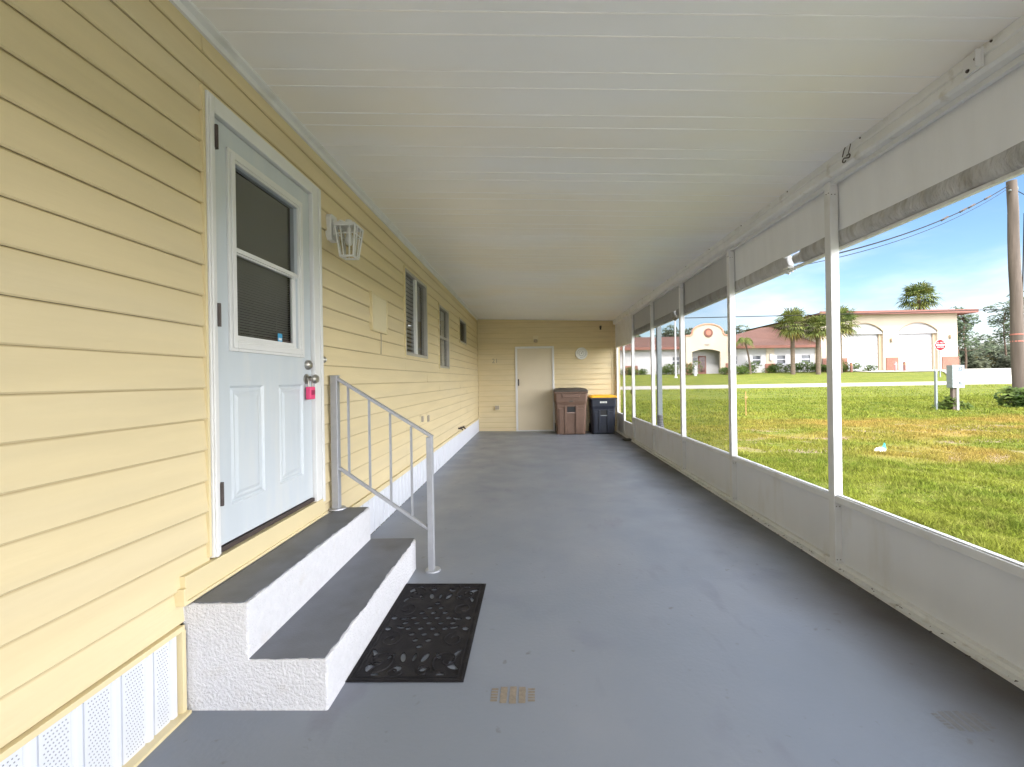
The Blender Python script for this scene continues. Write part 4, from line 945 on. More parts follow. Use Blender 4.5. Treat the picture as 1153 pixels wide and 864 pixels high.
# ------------------------------------------------------------------ bins
def bin_(name, cx, yf, w, d, h, mb_, ml, label, dome):
    z0 = fz(cx); t = thing(name, (cx, yf + d / 2, z0), label, 'garbage bin')
    wb, wt = w * .86 / 2, w * .96 / 2; db_, dt = d * .80, d * .95
    def sec(z, wx, y0, y1, ch=.04): return [(cx - wx + ch, y0, z), (cx + wx - ch, y0, z), (cx + wx, y0 + ch, z), (cx + wx, y1 - ch, z), (cx + wx - ch, y1, z), (cx - wx + ch, y1, z), (cx - wx, y1 - ch, z), (cx - wx, y0 + ch, z)]
    hb_ = h * .90
    zs = [z0 + .001, z0 + hb_ * .30, z0 + hb_ * .70, z0 + hb_ * .78, z0 + hb_]
    k = MB(); L_ = []
    for i, z in enumerate(zs):
        t_ = (z - z0) / hb_; wx = wb + (wt - wb) * t_ + (.012 if i >= 3 else 0); y0 = yf + .07 * (1 - t_) - (.02 if i >= 3 else 0); y1 = yf + db_ + (dt - db_) * t_
        L_.append(sec(z, wx, y0, y1))
    n = 8; vs = [p for s_ in L_ for p in s_]
    k.add(vs, [(i * n + j, i * n + (j + 1) % n, (i + 1) * n + (j + 1) % n, (i + 1) * n + j) for i in range(len(L_) - 1) for j in range(n)] + [tuple(range(n)), tuple(range((len(L_) - 1) * n, len(L_) * n))])
    k.build('body', mb_, t, .008)
    # front ribs flanking the lift pocket
    def fy(z): return yf + .07 * (1 - (z - z0) / hb_)
    k = MB()
    for sx in (-1, 1):
        for (xa, xb, za, zb, pr) in ((w * .13, w * .20, .02, hb_ * .66, .035), (w * .20, w * .36, hb_ * .02, hb_ * .62, .018)):
            xs_ = sorted((cx + sx * xa, cx + sx * xb)); za += z0; zb += z0
            k.add([(xs_[0], fy(za) - pr, za), (xs_[1], fy(za) - pr, za), (xs_[1], fy(za) + .01, za), (xs_[0], fy(za) + .01, za), (xs_[0], fy(zb) - pr, zb), (xs_[1], fy(zb) - pr, zb), (xs_[1], fy(zb) + .01, zb), (xs_[0], fy(zb) + .01, zb)],
                  [(0, 1, 2, 3), (7, 6, 5, 4), (0, 4, 5, 1), (1, 5, 6, 2), (2, 6, 7, 3), (3, 7, 4, 0)])
    k.build('front_ribs', mb_, t, .004)
    zc = z0 + hb_ * .60
    k = MB(); k.box(cx - w * .115, cx + w * .115, fy(zc) - .004, fy(zc) + .02, zc - hb_ * .07, zc + hb_ * .06); k.build('lift_pocket', 'black', t)
    k = MB(); k.tube([(cx - w * .14, fy(zc) - .014, zc - hb_ * .085), (cx + w * .14, fy(zc) - .014, zc - hb_ * .085)], .013, 10); k.build('lift_bar', 'galv' if mb_ == 'navy' else mat('worn_bar', (.30, .22, .19), .5, metallic=.2), t)
    k = MB(); k.box(cx - w * .12, cx + w * .12, fy(z0 + .2) - .004, fy(z0 + .2) + .012, z0 + .03, zc - hb_ * .12); k.build('lower_pocket', mb_ , t)
    # rim + lid
    k = MB(); k.prism([(cx - wt - .02, yf - .035), (cx + wt + .02, yf - .035), (cx + wt + .02, yf + dt + .005), (cx - wt - .02, yf + dt + .005)], 'z', z0 + hb_ - .035, z0 + hb_ + .004); k.build('rim', mb_, t, .008)
    k = MB(); L2 = []
    for f_, e, zz in ((1.0, 0, 0), (1.0, 0, .02), (.97, .015, .020 + dome * .4), (.86, .05, .018 + dome * .8), (.62, .12, .018 + dome), (.2, .28, .018 + dome * 1.04)):
        L2.append(sec(z0 + hb_ + .006 + zz, (w / 2) * f_ + .008, yf - .045 + e, yf + d - e * .9, .03))
    vs = [p for s_ in L2 for p in s_]
    k.add(vs, [(i * n + j, i * n + (j + 1) % n, (i + 1) * n + (j + 1) % n, (i + 1) * n + j) for i in range(len(L2) - 1) for j in range(n)] + [tuple(range(n)), tuple(range((len(L2) - 1) * n, len(L2) * n))])
    k.build('lid', ml, t, .006)
    for sx in (-1, 1):
        k = MB(); k.lathe([(.02, -.025), (.12, -.025), (.13, -.015), (.13, .015), (.12, .025), (.02, .025)], (cx + sx * (wb + .0), yf + db_ - .01, z0 + .131), 'x', 20); k.build('wheel', 'tyre', t, smooth=True)
    return t, fy, hb_, z0
tb, fy, hb_, z0 = bin_('garbage_bin', .925, 11.03, .84, .72, 1.19, 'brown', 'brownlid', 'tall brown garbage bin with a dark lid right of the beige door', .075)
k = MB(); k.prism([(.925 - .22, z0 + .93), (.925 + .20, z0 + .93), (.925 + .24, z0 + 1.03), (.925 - .24, z0 + 1.03)], 'y', fy(z0 + 1.0) - .035, fy(z0 + 1.0)); k.build('grip', 'brown', tb, .01)
k = MB(); k.lathe([(.055, 0), (.05, -.004), (0, -.005)], (.925, fy(z0 + .83) - .022, z0 + .84), 'y', 20); [k.v.__setitem__(i, (v[0], v[1], z0 + .84 + (v[2] - z0 - .84) * .35)) for i, v in enumerate(k.v)]; k.build('badge', 'brownlid', tb)
tb, fy, hb_, z0 = bin_('garbage_bin', 1.755, 11.13, .66, .60, 1.02, 'navy', 'orange', 'short black garbage bin with a yellow lid in the corner by the screen door', .05)
k = MB()
r = random.Random(2)
x = 1.66
while x < 1.84:
    k.box(x, x + .028, fy(z0 + .8) - .0245, fy(z0 + .8) - .018, z0 + .79, z0 + .835); x += .036
k.build('marking', 'face', tb)
# ------------------------------------------------------------------ lawn blades
def blades():
    rng = np.random.default_rng(5); P = []
    def zone(n, x0, x1, y0, y1, hh, ww):
        x = rng.uniform(x0, x1, n); y = rng.uniform(y0, y1, n); ok = (x < 1.22 * y + 1.0)
        x, y = x[ok], y[ok]; P.append((x, y, hh * rng.uniform(.55, 1.25, len(x)), np.full(len(x), ww)))
    zone(60000, 2.42, 5.2, 1.6, 5.0, .068, .0042)
    zone(70000, 2.42, 8.5, 3.8, 8.0, .058, .005)
    zone(60000, 2.6, 14, 8, 13, .055, .008)
    zone(40000, 2.6, 22, 13, 21, .07, .012)
    m_ = 26000; yf = 13 + 17 * rng.power(.8, m_) ; xf = rng.uniform(2.6, 36, m_); ok = xf < 1.22 * yf + 1; xf, yf = xf[ok], yf[ok]; P.append((xf, yf, .075 * rng.uniform(.4, 1.1, len(xf)), np.full(len(xf), .018)))
    x, y, hh, ww = [np.concatenate(a) for a in zip(*P)]
    # thin out on the earth strip and bare patches
    keep = (rng.uniform(0, 1, len(x)) < np.clip((x - 2.40) / .40, .12, 1))
    f = np.sin(x * 1.7 + 1) * np.sin(y * 2.3 + .5) + .5 * np.sin(x * 3.9 + y * 2.9)
    bare = (y > 7.0) & (y < 11.2) & (f > .62); keep &= ~(bare & (rng.uniform(0, 1, len(x)) < .85))
    x, y, hh, ww = x[keep], y[keep], hh[keep], ww[keep]
    clump = .80 + .60 * (np.sin(x * 5.1 + 2 * np.sin(y * 3)) * np.sin(y * 4.3 + 2 * np.sin(x * 2.2)))
    hh = hh * clump
    n = len(x); zt = np.array([terr(0, v) for v in y])
    a = rng.uniform(0, 2 * np.pi, n); dx, dy = np.cos(a) * ww, np.sin(a) * ww; b = rng.uniform(0, 2 * np.pi, n); lean = hh * rng.uniform(.2, 1.0, n)
    lx, ly = np.cos(b) * lean, np.sin(b) * lean
    V = np.empty((n, 5, 3))
    V[:, 0] = np.stack([x - dx, y - dy, zt - .005], 1); V[:, 1] = np.stack([x + dx, y + dy, zt - .005], 1)
    V[:, 2] = np.stack([x + dx * .8 + lx * .4, y + dy * .8 + ly * .4, zt + hh * .6], 1); V[:, 3] = np.stack([x - dx * .8 + lx * .4, y - dy * .8 + ly * .4, zt + hh * .6], 1)
    V[:, 4] = np.stack([x + lx, y + ly, zt + hh], 1)
    F = np.arange(n)[:, None] * 5
    me = bpy.data.meshes.new('grass'); fq = np.concatenate([F + 0, F + 1, F + 2, F + 3], 1); ft = np.concatenate([F + 3, F + 2, F + 4], 1)
    me.vertices.add(n * 5); me.vertices.foreach_set('co', V.reshape(-1))
    me.loops.add(n * 7); me.polygons.add(n * 2)
    li = np.concatenate([fq, ft], 1).reshape(-1); me.loops.foreach_set('vertex_index', li.astype(np.int32))
    stt = np.stack([np.arange(n) * 7, np.arange(n) * 7 + 4], 1).reshape(-1); me.polygons.foreach_set('loop_start', stt.astype(np.int32))
    me.polygons.foreach_set('loop_total', np.tile([4, 3], n).astype(np.int32)); me.update(calc_edges=True); me.validate()
    me.materials.append(M['blades']); o = bpy.data.objects.new('grass', me); COL.objects.link(o)
    tag(o, 'green lawn grass with a dry yellow band outside the screen', 'grass', kind='stuff')
blades()

# ------------------------------------------------------------------ fire station
def Wx(px, Y): return (px - 601) * Y / 497.0
bd = thing('station_building', (30, 52, terr(0, 52)), 'long white building with red roof, curved entrance parapet and two bay doors', 'building')
Z0 = terr(0, 52); FY = 52.0
def wall_with(mb, x0, x1, z0, z1, y0, y1, holes_):
    """front wall box split round rectangular openings sorted in x"""
    p = x0
    for (a, b, c, d) in holes_:
        mb.box(p, a, y0, y1, z0, z1); mb.box(a, b, y0, y1, z0, c); mb.box(a, b, y0, y1, d, z1); p = b
    mb.box(p, x1, y0, y1, z0, z1)
EV = 4.80                                             # eave height of the low wings
wins = []
for (xa, xb) in ((757.2, 763.4), (825.6, 830.6), (847.2, 857.6), (874.7, 885.2), (902.2, 913.4)):
    wins.append((Wx(xa, FY), Wx(xb, FY), 2.72, 3.78))
wins[0] = (wins[0][0], wins[0][0] + .95, 2.72, 3.78); wins[1] = (wins[1][0] - .55, wins[1][0] + .55, 2.72, 3.78)
k = MB(); wall_with(k, 3.5, 17.6, Z0 - 1, EV, FY, FY + .3, [wins[0]]); k.box(3.2, 3.5, FY, FY + 14, Z0 - 1, EV); k.build('wall', 'stuccob', bd)
k = MB(); wall_with(k, 23.0, 34.4, Z0 - 1, EV, FY, FY + .3, wins[1:])
k.build('wall', 'stuccob', bd)
for i, (a, b, c, d) in enumerate(wins):
    k = MB(); t_ = .07; m = (c + d) / 2
    k.box(a, a + t_, FY + .03, FY + .12, c, d); k.box(b - t_, b, FY + .03, FY + .12, c, d); k.box(a + t_, b - t_, FY + .03, FY + .12, c, c + t_); k.box(a + t_, b - t_, FY + .03, FY + .12, d - t_, d); k.box(a + t_, b - t_, FY + .04, FY + .12, m - .05, m + .05)
    if i < 2: k.box((a + b) / 2 - .03, (a + b) / 2 + .03, FY + .05, FY + .11, c + t_, m - .05); k.box((a + b) / 2 - .03, (a + b) / 2 + .03, FY + .05, FY + .11, m + .05, d - t_)
    k.box(a - .06, b + .06, FY - .06, FY + .03, c - .09, c)
    wo_ = k.build('window', 'baydoor', bd)
    k = MB(); k.box(a + t_, b - t_, FY + .13, FY + .15, c + t_, d - t_); k.build('pane', 'glass', wo_)
# brick wainscots and peach piers
for (xa, xb) in ((703, 718), (861.5, 873), (918, 928)):
    k = MB(); k.box(Wx(xa, FY), Wx(xb, FY), FY - .10, FY - .002, Z0 - .5, Z0 + 1.05); k.build('brick_base', 'brick', bd)
for xa, xb in ((17.62, 18.3), (22.2, 22.95)): k = MB(); k.box(xa, xb, FY - 1.1, FY - 1.02, Z0 - .4, Z0 + 1.15); k.build('brick_base', 'brick', bd)
for xa, xb in ((863, 872), (918, 927)): k = MB(); k.box(Wx(xa, FY), Wx(xb, FY), FY - .06, FY - .002, Z0 + 1.06, EV - .12); k.build('pier', 'creamb', bd)
# low roof, left and middle, ridge along x
def gable(x0, x1, y0, yr, y1, ze, zr, ov=.5):
    k = MB(); k.prism([(y0 - ov, ze - .02), (yr, zr), (y1, ze - .02), (y1, ze - .2), (yr, zr - .2), (y0 - ov, ze - .2)], 'x', x0, x1); return k
k = gable(2.5, 23.4, FY, FY + 7, FY + 14, EV + .1, 6.75); k.build('roof', 'rooftile', bd)
k = MB()                                                # hipped rise toward the bay wing
xa, xb, xc = 23.4, 28.8, 37.0
k.add([(xa, FY - .5, EV + .08), (33.5, FY - .5, EV + .08), (xa, FY + 14, EV + .08), (38, FY + 14, EV + .08), (xa, FY + 7, 6.75), (xa + 3.2, FY + 7, 6.80), (31.5, FY + 9, 8.0), (38, FY + 9, 8.3)],
      [(0, 1, 5, 4), (1, 7, 6, 5), (2, 4, 5), (2, 5, 6), (2, 6, 7, 3), (0, 4, 2), (1, 3, 7)])
k.build('roof', 'rooftile', bd)
k = MB(); k.box(2.5, 17.6, FY - .58, FY - .48, EV - .22, EV + .1); k.box(23.0, 33.5, FY - .58, FY - .48, EV - .22, EV + .1); k.box(2.5, 17.6, FY - .48, FY - .0, EV - .16, EV - .10); k.box(23.0, 33.5, FY - .48, FY, EV - .16, EV - .10); k.build('fascia', 'pinktrim', bd)
# front gable at the far left
k = MB(); k.prism([(6.2, EV + .1), (9.6, EV + .1), (9.6, EV + .25), (7.9, EV + 1.35), (6.2, EV + .25)], 'y', FY - 1.2, FY + 3); k.box(6.4, 9.4, FY - 1.1, FY - .01, Z0 - .5, EV + .1); k.build('porch_gable', 'creamb', bd)
k = MB(); k.prism([(5.9, EV + .15), (7.9, EV + 1.45), (9.9, EV + .15), (9.9, EV + .35), (7.9, EV + 1.68), (5.9, EV + .35)], 'y', FY - 1.5, FY + 4); k.build('porch_roof', 'rooftile', bd)
k = MB(); k.box(6.38, 9.42, FY - 1.14, FY - 1.10, Z0 - .5, Z0 + 1.3); k.build('porch_brick', 'brick', bd)
# entrance pavilion with mission parapet
EY = FY - 1.0; ex0, ex1 = 18.0 - .35, 22.95; ecx = (ex0 + ex1) / 2
ox0, ox1, oz = 18.35, 21.6, 4.55
oc = (ox0 + ox1) / 2
ecx = 20.2
par = [(ex0, Z0 - .5), (ox0, Z0 - .5), (ox0, oz - .32), (ox0 + .35, oz - .20), (ox0 + .9, oz - .06), (oc, oz + .0), (ox1 - .9, oz - .06), (ox1 - .35, oz - .20), (ox1, oz - .32), (ox1, Z0 - .5), (ex1, Z0 - .5), (ex1, 6.10)]
for i in range(7): a = rad(-90 - 90 * i / 6); par.append((ecx + 1.75 + .35 + .35 * math.cos(a) - .0, 6.10 + .35 + .35 * math.sin(a)))
for i in range(1, 16): a = math.pi * i / 16; par.append((ecx + 1.75 * math.cos(a), 6.42 + 1.0 * math.sin(a)))
for i in range(7): a = rad(0 - 90 * i / 6); par.append((ecx - 1.75 - .35 + .35 * math.cos(a), 6.10 + .35 + .35 * math.sin(a)))
par.append((ex0, 6.10))
def poly_extrude(mb, pts, y0, y1):
    tri = tessellate_polygon([[Vector((p[0], p[1], 0)) for p in pts]]); n = len(pts)
    vs = [(p[0], y0, p[1]) for p in pts] + [(p[0], y1, p[1]) for p in pts]
    mb.add(vs, [tuple(t) for t in tri] + [tuple(i + n for i in t) for t in tri] + [(i, (i + 1) % n, (i + 1) % n + n, i + n) for i in range(n)])
k = MB(); poly_extrude(k, par, EY, EY + .35)
k.box(ex0, ex0 + .3, EY + .35, FY + .5, Z0 - .5, EV + .4); k.box(ex1 - .3, ex1, EY + .35, FY + .5, Z0 - .5, EV + .4)
k.build('entrance_parapet', 'creamb', bd)
k = MB(); k.box(ex0 + .3, ex1 - .3, FY + .3, FY + .5, Z0 - .5, EV + .3); k.build('entrance_wall', 'stuccob', bd)
k = MB()
cop = par[10 + 1:]
for a, b in zip(cop, cop[1:]):
    k.bar((a[0], EY + .16, a[1] + .04), (b[0], EY + .16, b[1] + .04), .50, .12)
k.build('coping', mat('peach_coping', (.58, .30, .20), .8), bd)
k = MB(); k.lathe([(.52, 0), (.52, -.06), (.46, -.08), (0, -.08)], (ecx + .05, EY, 6.42), 'y', 28); med = k.build('medallion', 'pinktrim', bd)
k = MB(); k.lathe([(.30, 0), (.28, -.03), (0, -.03)], (ecx + .05, EY - .08, 6.42), 'y', 20); k.build('emblem', mat('faded_red', (.46, .17, .12), .8), med)
k = MB(); k.box(19.5, 20.42, FY + .23, FY + .30, Z0 - .05, 3.83); ed = k.build('door', 'pinktrim', bd)
k = MB(); k.box(19.62, 20.30, FY + .20, FY + .23, Z0 + .2, 3.65); k.build('glass', mat('door_glass', (.10, .05, .045), .15, .5, 3), ed)
k = MB(); k.box(18.75, 19.35, FY + .22, FY + .30, 3.15, 3.60); k.build('notice_board', 'glass', bd)
text('address_number', '9001', .34, (20.1, EY - .02, 5.02), (rad(90), 0, 0), mat('grey_digits', (.28, .24, .22), .7), .01, bd)
# bay wing
BX0, BX1, BYF, BZ = 33.6, 49.5, 51.5, 8.05
b1 = (38.2, 43.0); b2 = (45.0 - 2.6 + 0.0, 0)
bays = [(Wx(953, BYF), Wx(994, BYF)), (Wx(1010.5, BYF), Wx(1053, BYF))]
bays = [(36.55, 40.85), (42.65, 47.2)]
k = MB(); dz = 6.35
def bay_outline():
    out = [(BX0, Z0 - .5)]
    for (a, b) in bays:
        out += [(a, Z0 - .5), (a, dz - .0)]
        for i in range(1, 12): t_ = i / 12; out.append((a + (b - a) * t_, dz + .95 * math.sin(math.pi * t_) ** .8))
        out += [(b, dz), (b, Z0 - .5)]
    return out + [(BX1, Z0 - .5), (BX1, BZ + .45), (BX0, BZ + .45)]
poly_extrude(k, bay_outline(), BYF, BYF + .55); k.box(BX1 - .3, BX1, BYF + .55, BYF + 18, Z0 - .5, BZ + .45); k.box(BX0, BX0 + .3, BYF + .55, BYF + 18, Z0 - .5, BZ + .45); k.build('bay_wall', 'creamb', bd)
for (a, b) in bays:
    k = MB(); z = Z0 - .02
    while z < dz - .3: k.box(a, b - .32, BYF + .46, BYF + .52, z + .03, z + .50); z += .52
    k.box(a, b - .32, BYF + .50, BYF + .54, Z0 - .3, dz)
    k.build('bay_door', 'baydoor', bd)
    k = MB(); pts = [(a + .001, dz - .25)] + [(a + (b - a) * i / 12, dz + .95 * math.sin(math.pi * i / 12) ** .8 - .01) for i in range(13)][1:-1] + [(b - .001, dz - .25)]
    pts[0] = (a, dz - .3); pts.insert(1, (a, dz)); pts[-1] = (b, dz); pts.append((b, dz - .3)); poly_extrude(k, pts, BYF + .12, BYF + .50); k.build('arch_infill', 'stuccob', bd)
    k = MB(); pr = [(a + (b - a) * i / 12, BYF - .02, dz + .95 * math.sin(math.pi * i / 12) ** .8) for i in range(13)]
    for p, q in zip(pr, pr[1:]): k.bar(p, q, .08, .07)
    k.build('arch_trim', mat('tan_trim', (.36, .27, .18), .8), bd)
    k = MB(); k.box(b - .30, b - .0, BYF + .30, BYF + .50, Z0 - .3, dz - .3); k.build('jamb', mat('tan_jamb', (.42, .34, .24), .8), bd)
for (a, b) in ((BX0 + .1, bays[0][0]), (bays[0][1] + .25, bays[1][0] - .15), (bays[1][1] + .45, BX1)):
    k = MB(); k.box(a, b + .02, BYF - .10, BYF - .002, Z0 - .4, Z0 + 1.55); k.build('brick_base', 'brick', bd)
k = MB(); k.add([(BX0 - .8, BYF - 1.0, 8.45), (BX1 + 1.4, BYF - 1.0, 8.45), (BX1 + 1.4, BYF + 18, 8.45), (BX0 - .8, BYF + 18, 8.45), (BX0 + 5, BYF + 7.5, 9.72), (BX1 - 4.5, BYF + 7.5, 9.72)],
            [(0, 1, 5, 4), (1, 2, 5), (2, 3, 4, 5), (3, 0, 4), (0, 3, 2, 1)]); k.build('bay_roof', 'rooftile', bd)
k = MB(); k.box(BX0 - .8, BX1 + 1.4, BYF - 1.06, BYF - 1.0, 8.22, 8.62); k.box(BX1 + 1.4, BX1 + 1.46, BYF - 1.06, BYF + 18, 8.22, 8.62); k.box(BX0 - .8, BX1 + 1.4, BYF - 1.0, BYF + .4, 8.30, 8.40); k.build('fascia', 'pinktrim', bd)
for x, z, lab in ((41.75, 5.0, 'wall lantern between the two bay doors of the far building'), (48.6, 5.3, 'wall lantern right of the bay doors of the far building')):
    l = thing('wall_sconce', (x, BYF - .1, z), lab, 'wall lamp')
    k = MB(); k.box(x - .10, x + .10, BYF - .10, BYF - .001, z, z + .35); k.build('backplate', 'galv', l, .01)
    k = MB(); k.prism([(x - .14, z + .1), (x + .14, z + .1), (x + .19, z + .5), (x - .19, z + .5)], 'y', BYF - .34, BYF - .10); k.build('shade', mat('lantern_tan', (.42, .33, .24), .6), l, .01)
l = thing('wall_sconce', (Wx(867, FY), FY - .1, 3.3), 'pale wall lantern above the brick base of the long low wing', 'wall lamp')
k = MB(); k.box(Wx(866, FY), Wx(868.6, FY), FY - .26, FY - .061, 3.15, 3.85); k.build('shade', 'baydoor', l, .02)
k = MB(); k.box(Wx(866.6, FY), Wx(868, FY), FY - .22, FY - .061, 3.85, 3.95); k.build('cap', 'galv', l)
# bollards before the bays
bo = None
for i, (x, c, lab) in enumerate(((Wx(1008.6, 50.3), 'stake', 'pale red bollard before the brick pier between the bay doors'), (Wx(1018.6, 50.3), 'brick', 'dark red bollard in front of the right bay door'), (Wx(958.6, 50.3), 'brick', 'dark red bollard before the left bay door beside the palms'))):
    bo = thing('bollard', (x, 50.3, terr(0, 50.3)), lab, 'bollard', 'bollards guarding the bay doors')
    z_ = terr(0, 50.3); k = MB(); k.lathe([(.13, 0), (.13, .95), (.10, 1.05), (0, 1.10)], (x, 50.3, z_), 'z', 14); k.build('pipe', 'pinktrim' if c == 'brick' else mat('faded_pink_red', (.50, .20, .20), .6), bo, smooth=True)
    k = MB(); k.lathe([(.135, 0), (.135, .12)], (x, 50.3, z_ + .75), 'z', 14); k.build('band', 'signwhite' if c != 'brick' else 'stake', bo)
# white pole and utility pedestal near the entrance
fp = thing('flag_pole', (Wx(761, 44), 44, terr(0, 44)), 'tall thin white pole on the lawn left of the entrance', 'pole')
x = Wx(761, 44); z_ = terr(0, 44); k = MB(); k.tube([(x, 44, z_ - .1), (x, 44, 9.2)], [.10, .06], 12); k.build('shaft', 'baydoor', fp, smooth=True)
k = MB(); k.lathe([(.17, 0), (.15, .12), (.11, .2)], (x, 44, z_), 'z', 14); k.build('base', 'baydoor', fp)
pd = thing('pedestal', (Wx(783, 47), 47, terr(0, 47)), 'short white utility pedestal in front of the entrance', 'pedestal')
x = Wx(783, 47); z_ = terr(0, 47); k = MB(); k.lathe([(.16, -.05), (.15, .85), (.12, .95), (0, .99)], (x, 47, z_), 'z', 14); k.build('body', 'baydoor', pd)
k = MB(); k.lathe([(.17, 0), (.17, .08)], (x, 47, z_ + .7), 'z', 14); k.build('collar', 'galv', pd)

# ------------------------------------------------------------------ plants
def leaf_cloud(mb, r, c, R, n, s, flat=1.0):
    """n small two-triangle leaves through an ellipsoid shell and volume"""
    for _ in range(n):
        while True:
            v = Vector((r.uniform(-1, 1), r.uniform(-1, 1), r.uniform(-1, 1)))
            if .15 < v.length < 1: break
        v = v.normalized() * (v.length ** .5)
        p = Vector((c[0] + v.x * R[0], c[1] + v.y * R[1], c[2] + v.z * R[2]))
        d = Vector((r.gauss(0, 1), r.gauss(0, 1), r.gauss(0, .7) + .2)).normalized(); u = d.orthogonal().normalized(); w_ = d.cross(u)
        sz = s * r.uniform(.6, 1.4)
        mb.add([p - d * sz, p + u * sz * .4, p + d * sz, p - u * sz * .4], [(0, 1, 2, 3)])
def shrub(cx, cy, w_, h_, label, seed, m='leaf', group=None, dense=1.0, d=1.2):
    r = random.Random(seed); z_ = terr(0, cy); t = thing('shrub', (cx, cy, z_), label, 'shrub', group)
    k = MB()
    for i in range(max(3, int(w_ / .5))):
        c = (cx + r.uniform(-.5, .5) * w_ * .85, cy + r.uniform(-.4, .4) * d, z_ + h_ * r.uniform(.40, .72)); q = h_ * r.uniform(.28, .46)
        leaf_cloud(k, r, c, (q * 1.25, q, q), int(130 * dense), .10 * (h_ / 1.0) ** .4)
    # ground-hugging fill
    for i in range(max(2, int(w_ / .5))): leaf_cloud(k, r, (cx + (i + .5 - max(2, int(w_ / .5)) / 2) * .5, cy, z_ + h_ * .3), (.42, d * .45, h_ * .33), int(120 * dense), .09)
    k.build('foliage', m, t)
    k = MB()
    k.tube([(cx, cy, z_ - .05), (cx + .03, cy, z_ + h_ * .25), (cx - .02, cy + .03, z_ + h_ * .6)], [.04, .03, .012], 6)
    k.build('stem', 'pinetrunk', t)
G = 'foundation shrubs along the far building'
sy_ = FY - 1.1
specs = [(697, 10, .9), (710, 9, .9), (721, 9, .85), (745, 9, .95), (757, 11, 1.35), (771, 13, 1.45), (809, 9, 1.0), (819, 9, 1.0), (829, 9, .9), (838, 11, 1.0), (846, 13, 1.5), (864, 9, .95), (873, 11, 1.05), (884, 13, 1.3), (897, 12, 1.15), (908, 13, 1.35), (919, 11, 1.1), (930, 12, 1.05), (947, 13, 1.45), (957, 12, 1.0), (978, 9, .7)]
spots_ = ['leftmost small shrub before the far building seen past the screen door', 'second small shrub from the left before the brick porch of the far building', 'third shrub from the left beside the porch of the far building', 'shrub just left of the small left wing window', 'tall shrub under the left wing window by the white pole',
 'large dark shrub left of the arched entrance', 'low shrub just right of the entrance door', 'second low shrub right of the arched entrance', 'low shrub hidden partly by the third screen post', 'shrub left of the small leaning palm', 'tall bright shrub at the foot of the small leaning palm',
 'low shrub in front of the brick panel of the long wing', 'shrub between the brick panel and the tall palm', 'tall shrub left of the first tall palm trunk', 'shrub right of the first tall palm trunk', 'tall shrub under the rightmost long wing window', 'shrub left of the second tall palm trunk', 'shrub behind the nearest screen post',
 'big shrub under the third tall palm', 'shrub right of the palms at the left bay door', 'small round shrub before the left bay door']
for i, ((px, wpx, hh), sp) in enumerate(zip(specs, spots_)): shrub(Wx(px, sy_), sy_ - (.2 if i % 2 else 0) - (1.8 if 765 < px < 832 and i > 4 else 0), wpx * sy_ / 497 * 1.1, hh, sp, 100 + i, 'leaf', G)

def fan_palm(cx, cy, hz, R, label, seed, trunk_r=.20, nf=46, dry=5, lean=0.0, m='palmleaf', seg=13, group=None):
    r = random.Random(seed); z_ = terr(0, cy); t = thing('palm_tree', (cx, cy, z_), label, 'palm tree', group)
    top = Vector((cx + lean, cy, hz))
    k = MB(); n = 9; k.tube([(cx + lean * (i / n) ** 1.5, cy, z_ - .1 + (hz - z_ + .1) * i / n) for i in range(n + 1)], [trunk_r * (1.15 - .25 * i / n + .05 * (i % 2)) for i in range(n + 1)], 12); k.build('trunk', 'trunk', t, smooth=True)
    def fan(mb, el, az, L_, fr):
        d = Vector((math.cos(el) * math.cos(az), math.cos(el) * math.sin(az), math.sin(el)))
        sidev = d.cross(Vector((0, 0, 1))).normalized(); up = sidev.cross(d).normalized()
        base = top + d * L_; mb.tube([top, top + d * L_ * .5 + up * .04, base], [.035, .025, .02], 4, False)
        for s_ in range(seg):
            a = rad(-105 + 210 * s_ / (seg - 1)) + r.uniform(-.05, .05); dd = (d * math.cos(a) + sidev * math.sin(a)).normalized(); le = fr * (1 - .25 * abs(a) / 1.8) * r.uniform(.85, 1.1)
            w_ = dd.cross(up).normalized() * (.055 * fr)
            mid = base + dd * le * .6 + up * .02; tip = base + dd * le + Vector((0, 0, -.28 * le)) * r.uniform(.4, 1.3)
            mb.add([base, mid + w_, tip, mid - w_], [(0, 1, 2, 3)])
    k = MB()
    for i in range(nf):
        f_ = (i + .5) / nf; el = rad(80 - 118 * f_ ** .85 + r.uniform(-10, 10)); az = i * 2.39996 + r.uniform(-.3, .3); fan(k, el, az, R * .50 * r.uniform(.8, 1.1), R * .55)
    k.build('crown', m, t)
    k = MB()
    for i in range(dry): fan(k, rad(r.uniform(-60, -35)), r.uniform(0, 6.28), R * .40, R * .5)
    if dry: k.build('dry_fronds', 'palmdry', t)
    return t
PYD = 47.0
def zat(px, py, Y): dx, dy = px - 601, py - 427; return EYE - (dx * math.sin(rad(.9)) + dy * math.cos(rad(.9))) * Y / 497
fan_palm(Wx(893, PYD), PYD, zat(893, 366, PYD), 2.15, 'tall fan palm at the left of the three in front of the long wing', 11, .20, dry=7)
fan_palm(Wx(921.5, PYD - 1), PYD - 1, zat(921, 370, PYD - 1), 1.9, 'middle fan palm with a rusty trunk left of the nearest screen post', 12, .2)
fan_palm(Wx(946, PYD), PYD, zat(946, 365, PYD), 2.3, 'fan palm just right of the nearest screen post beside the left bay door', 13, .2)
fan_palm(Wx(1036, 76), 76, zat(1036, 336, 76), 3.4, 'big fan palm rising behind the bay door roof', 14, .25, nf=56, dry=3)
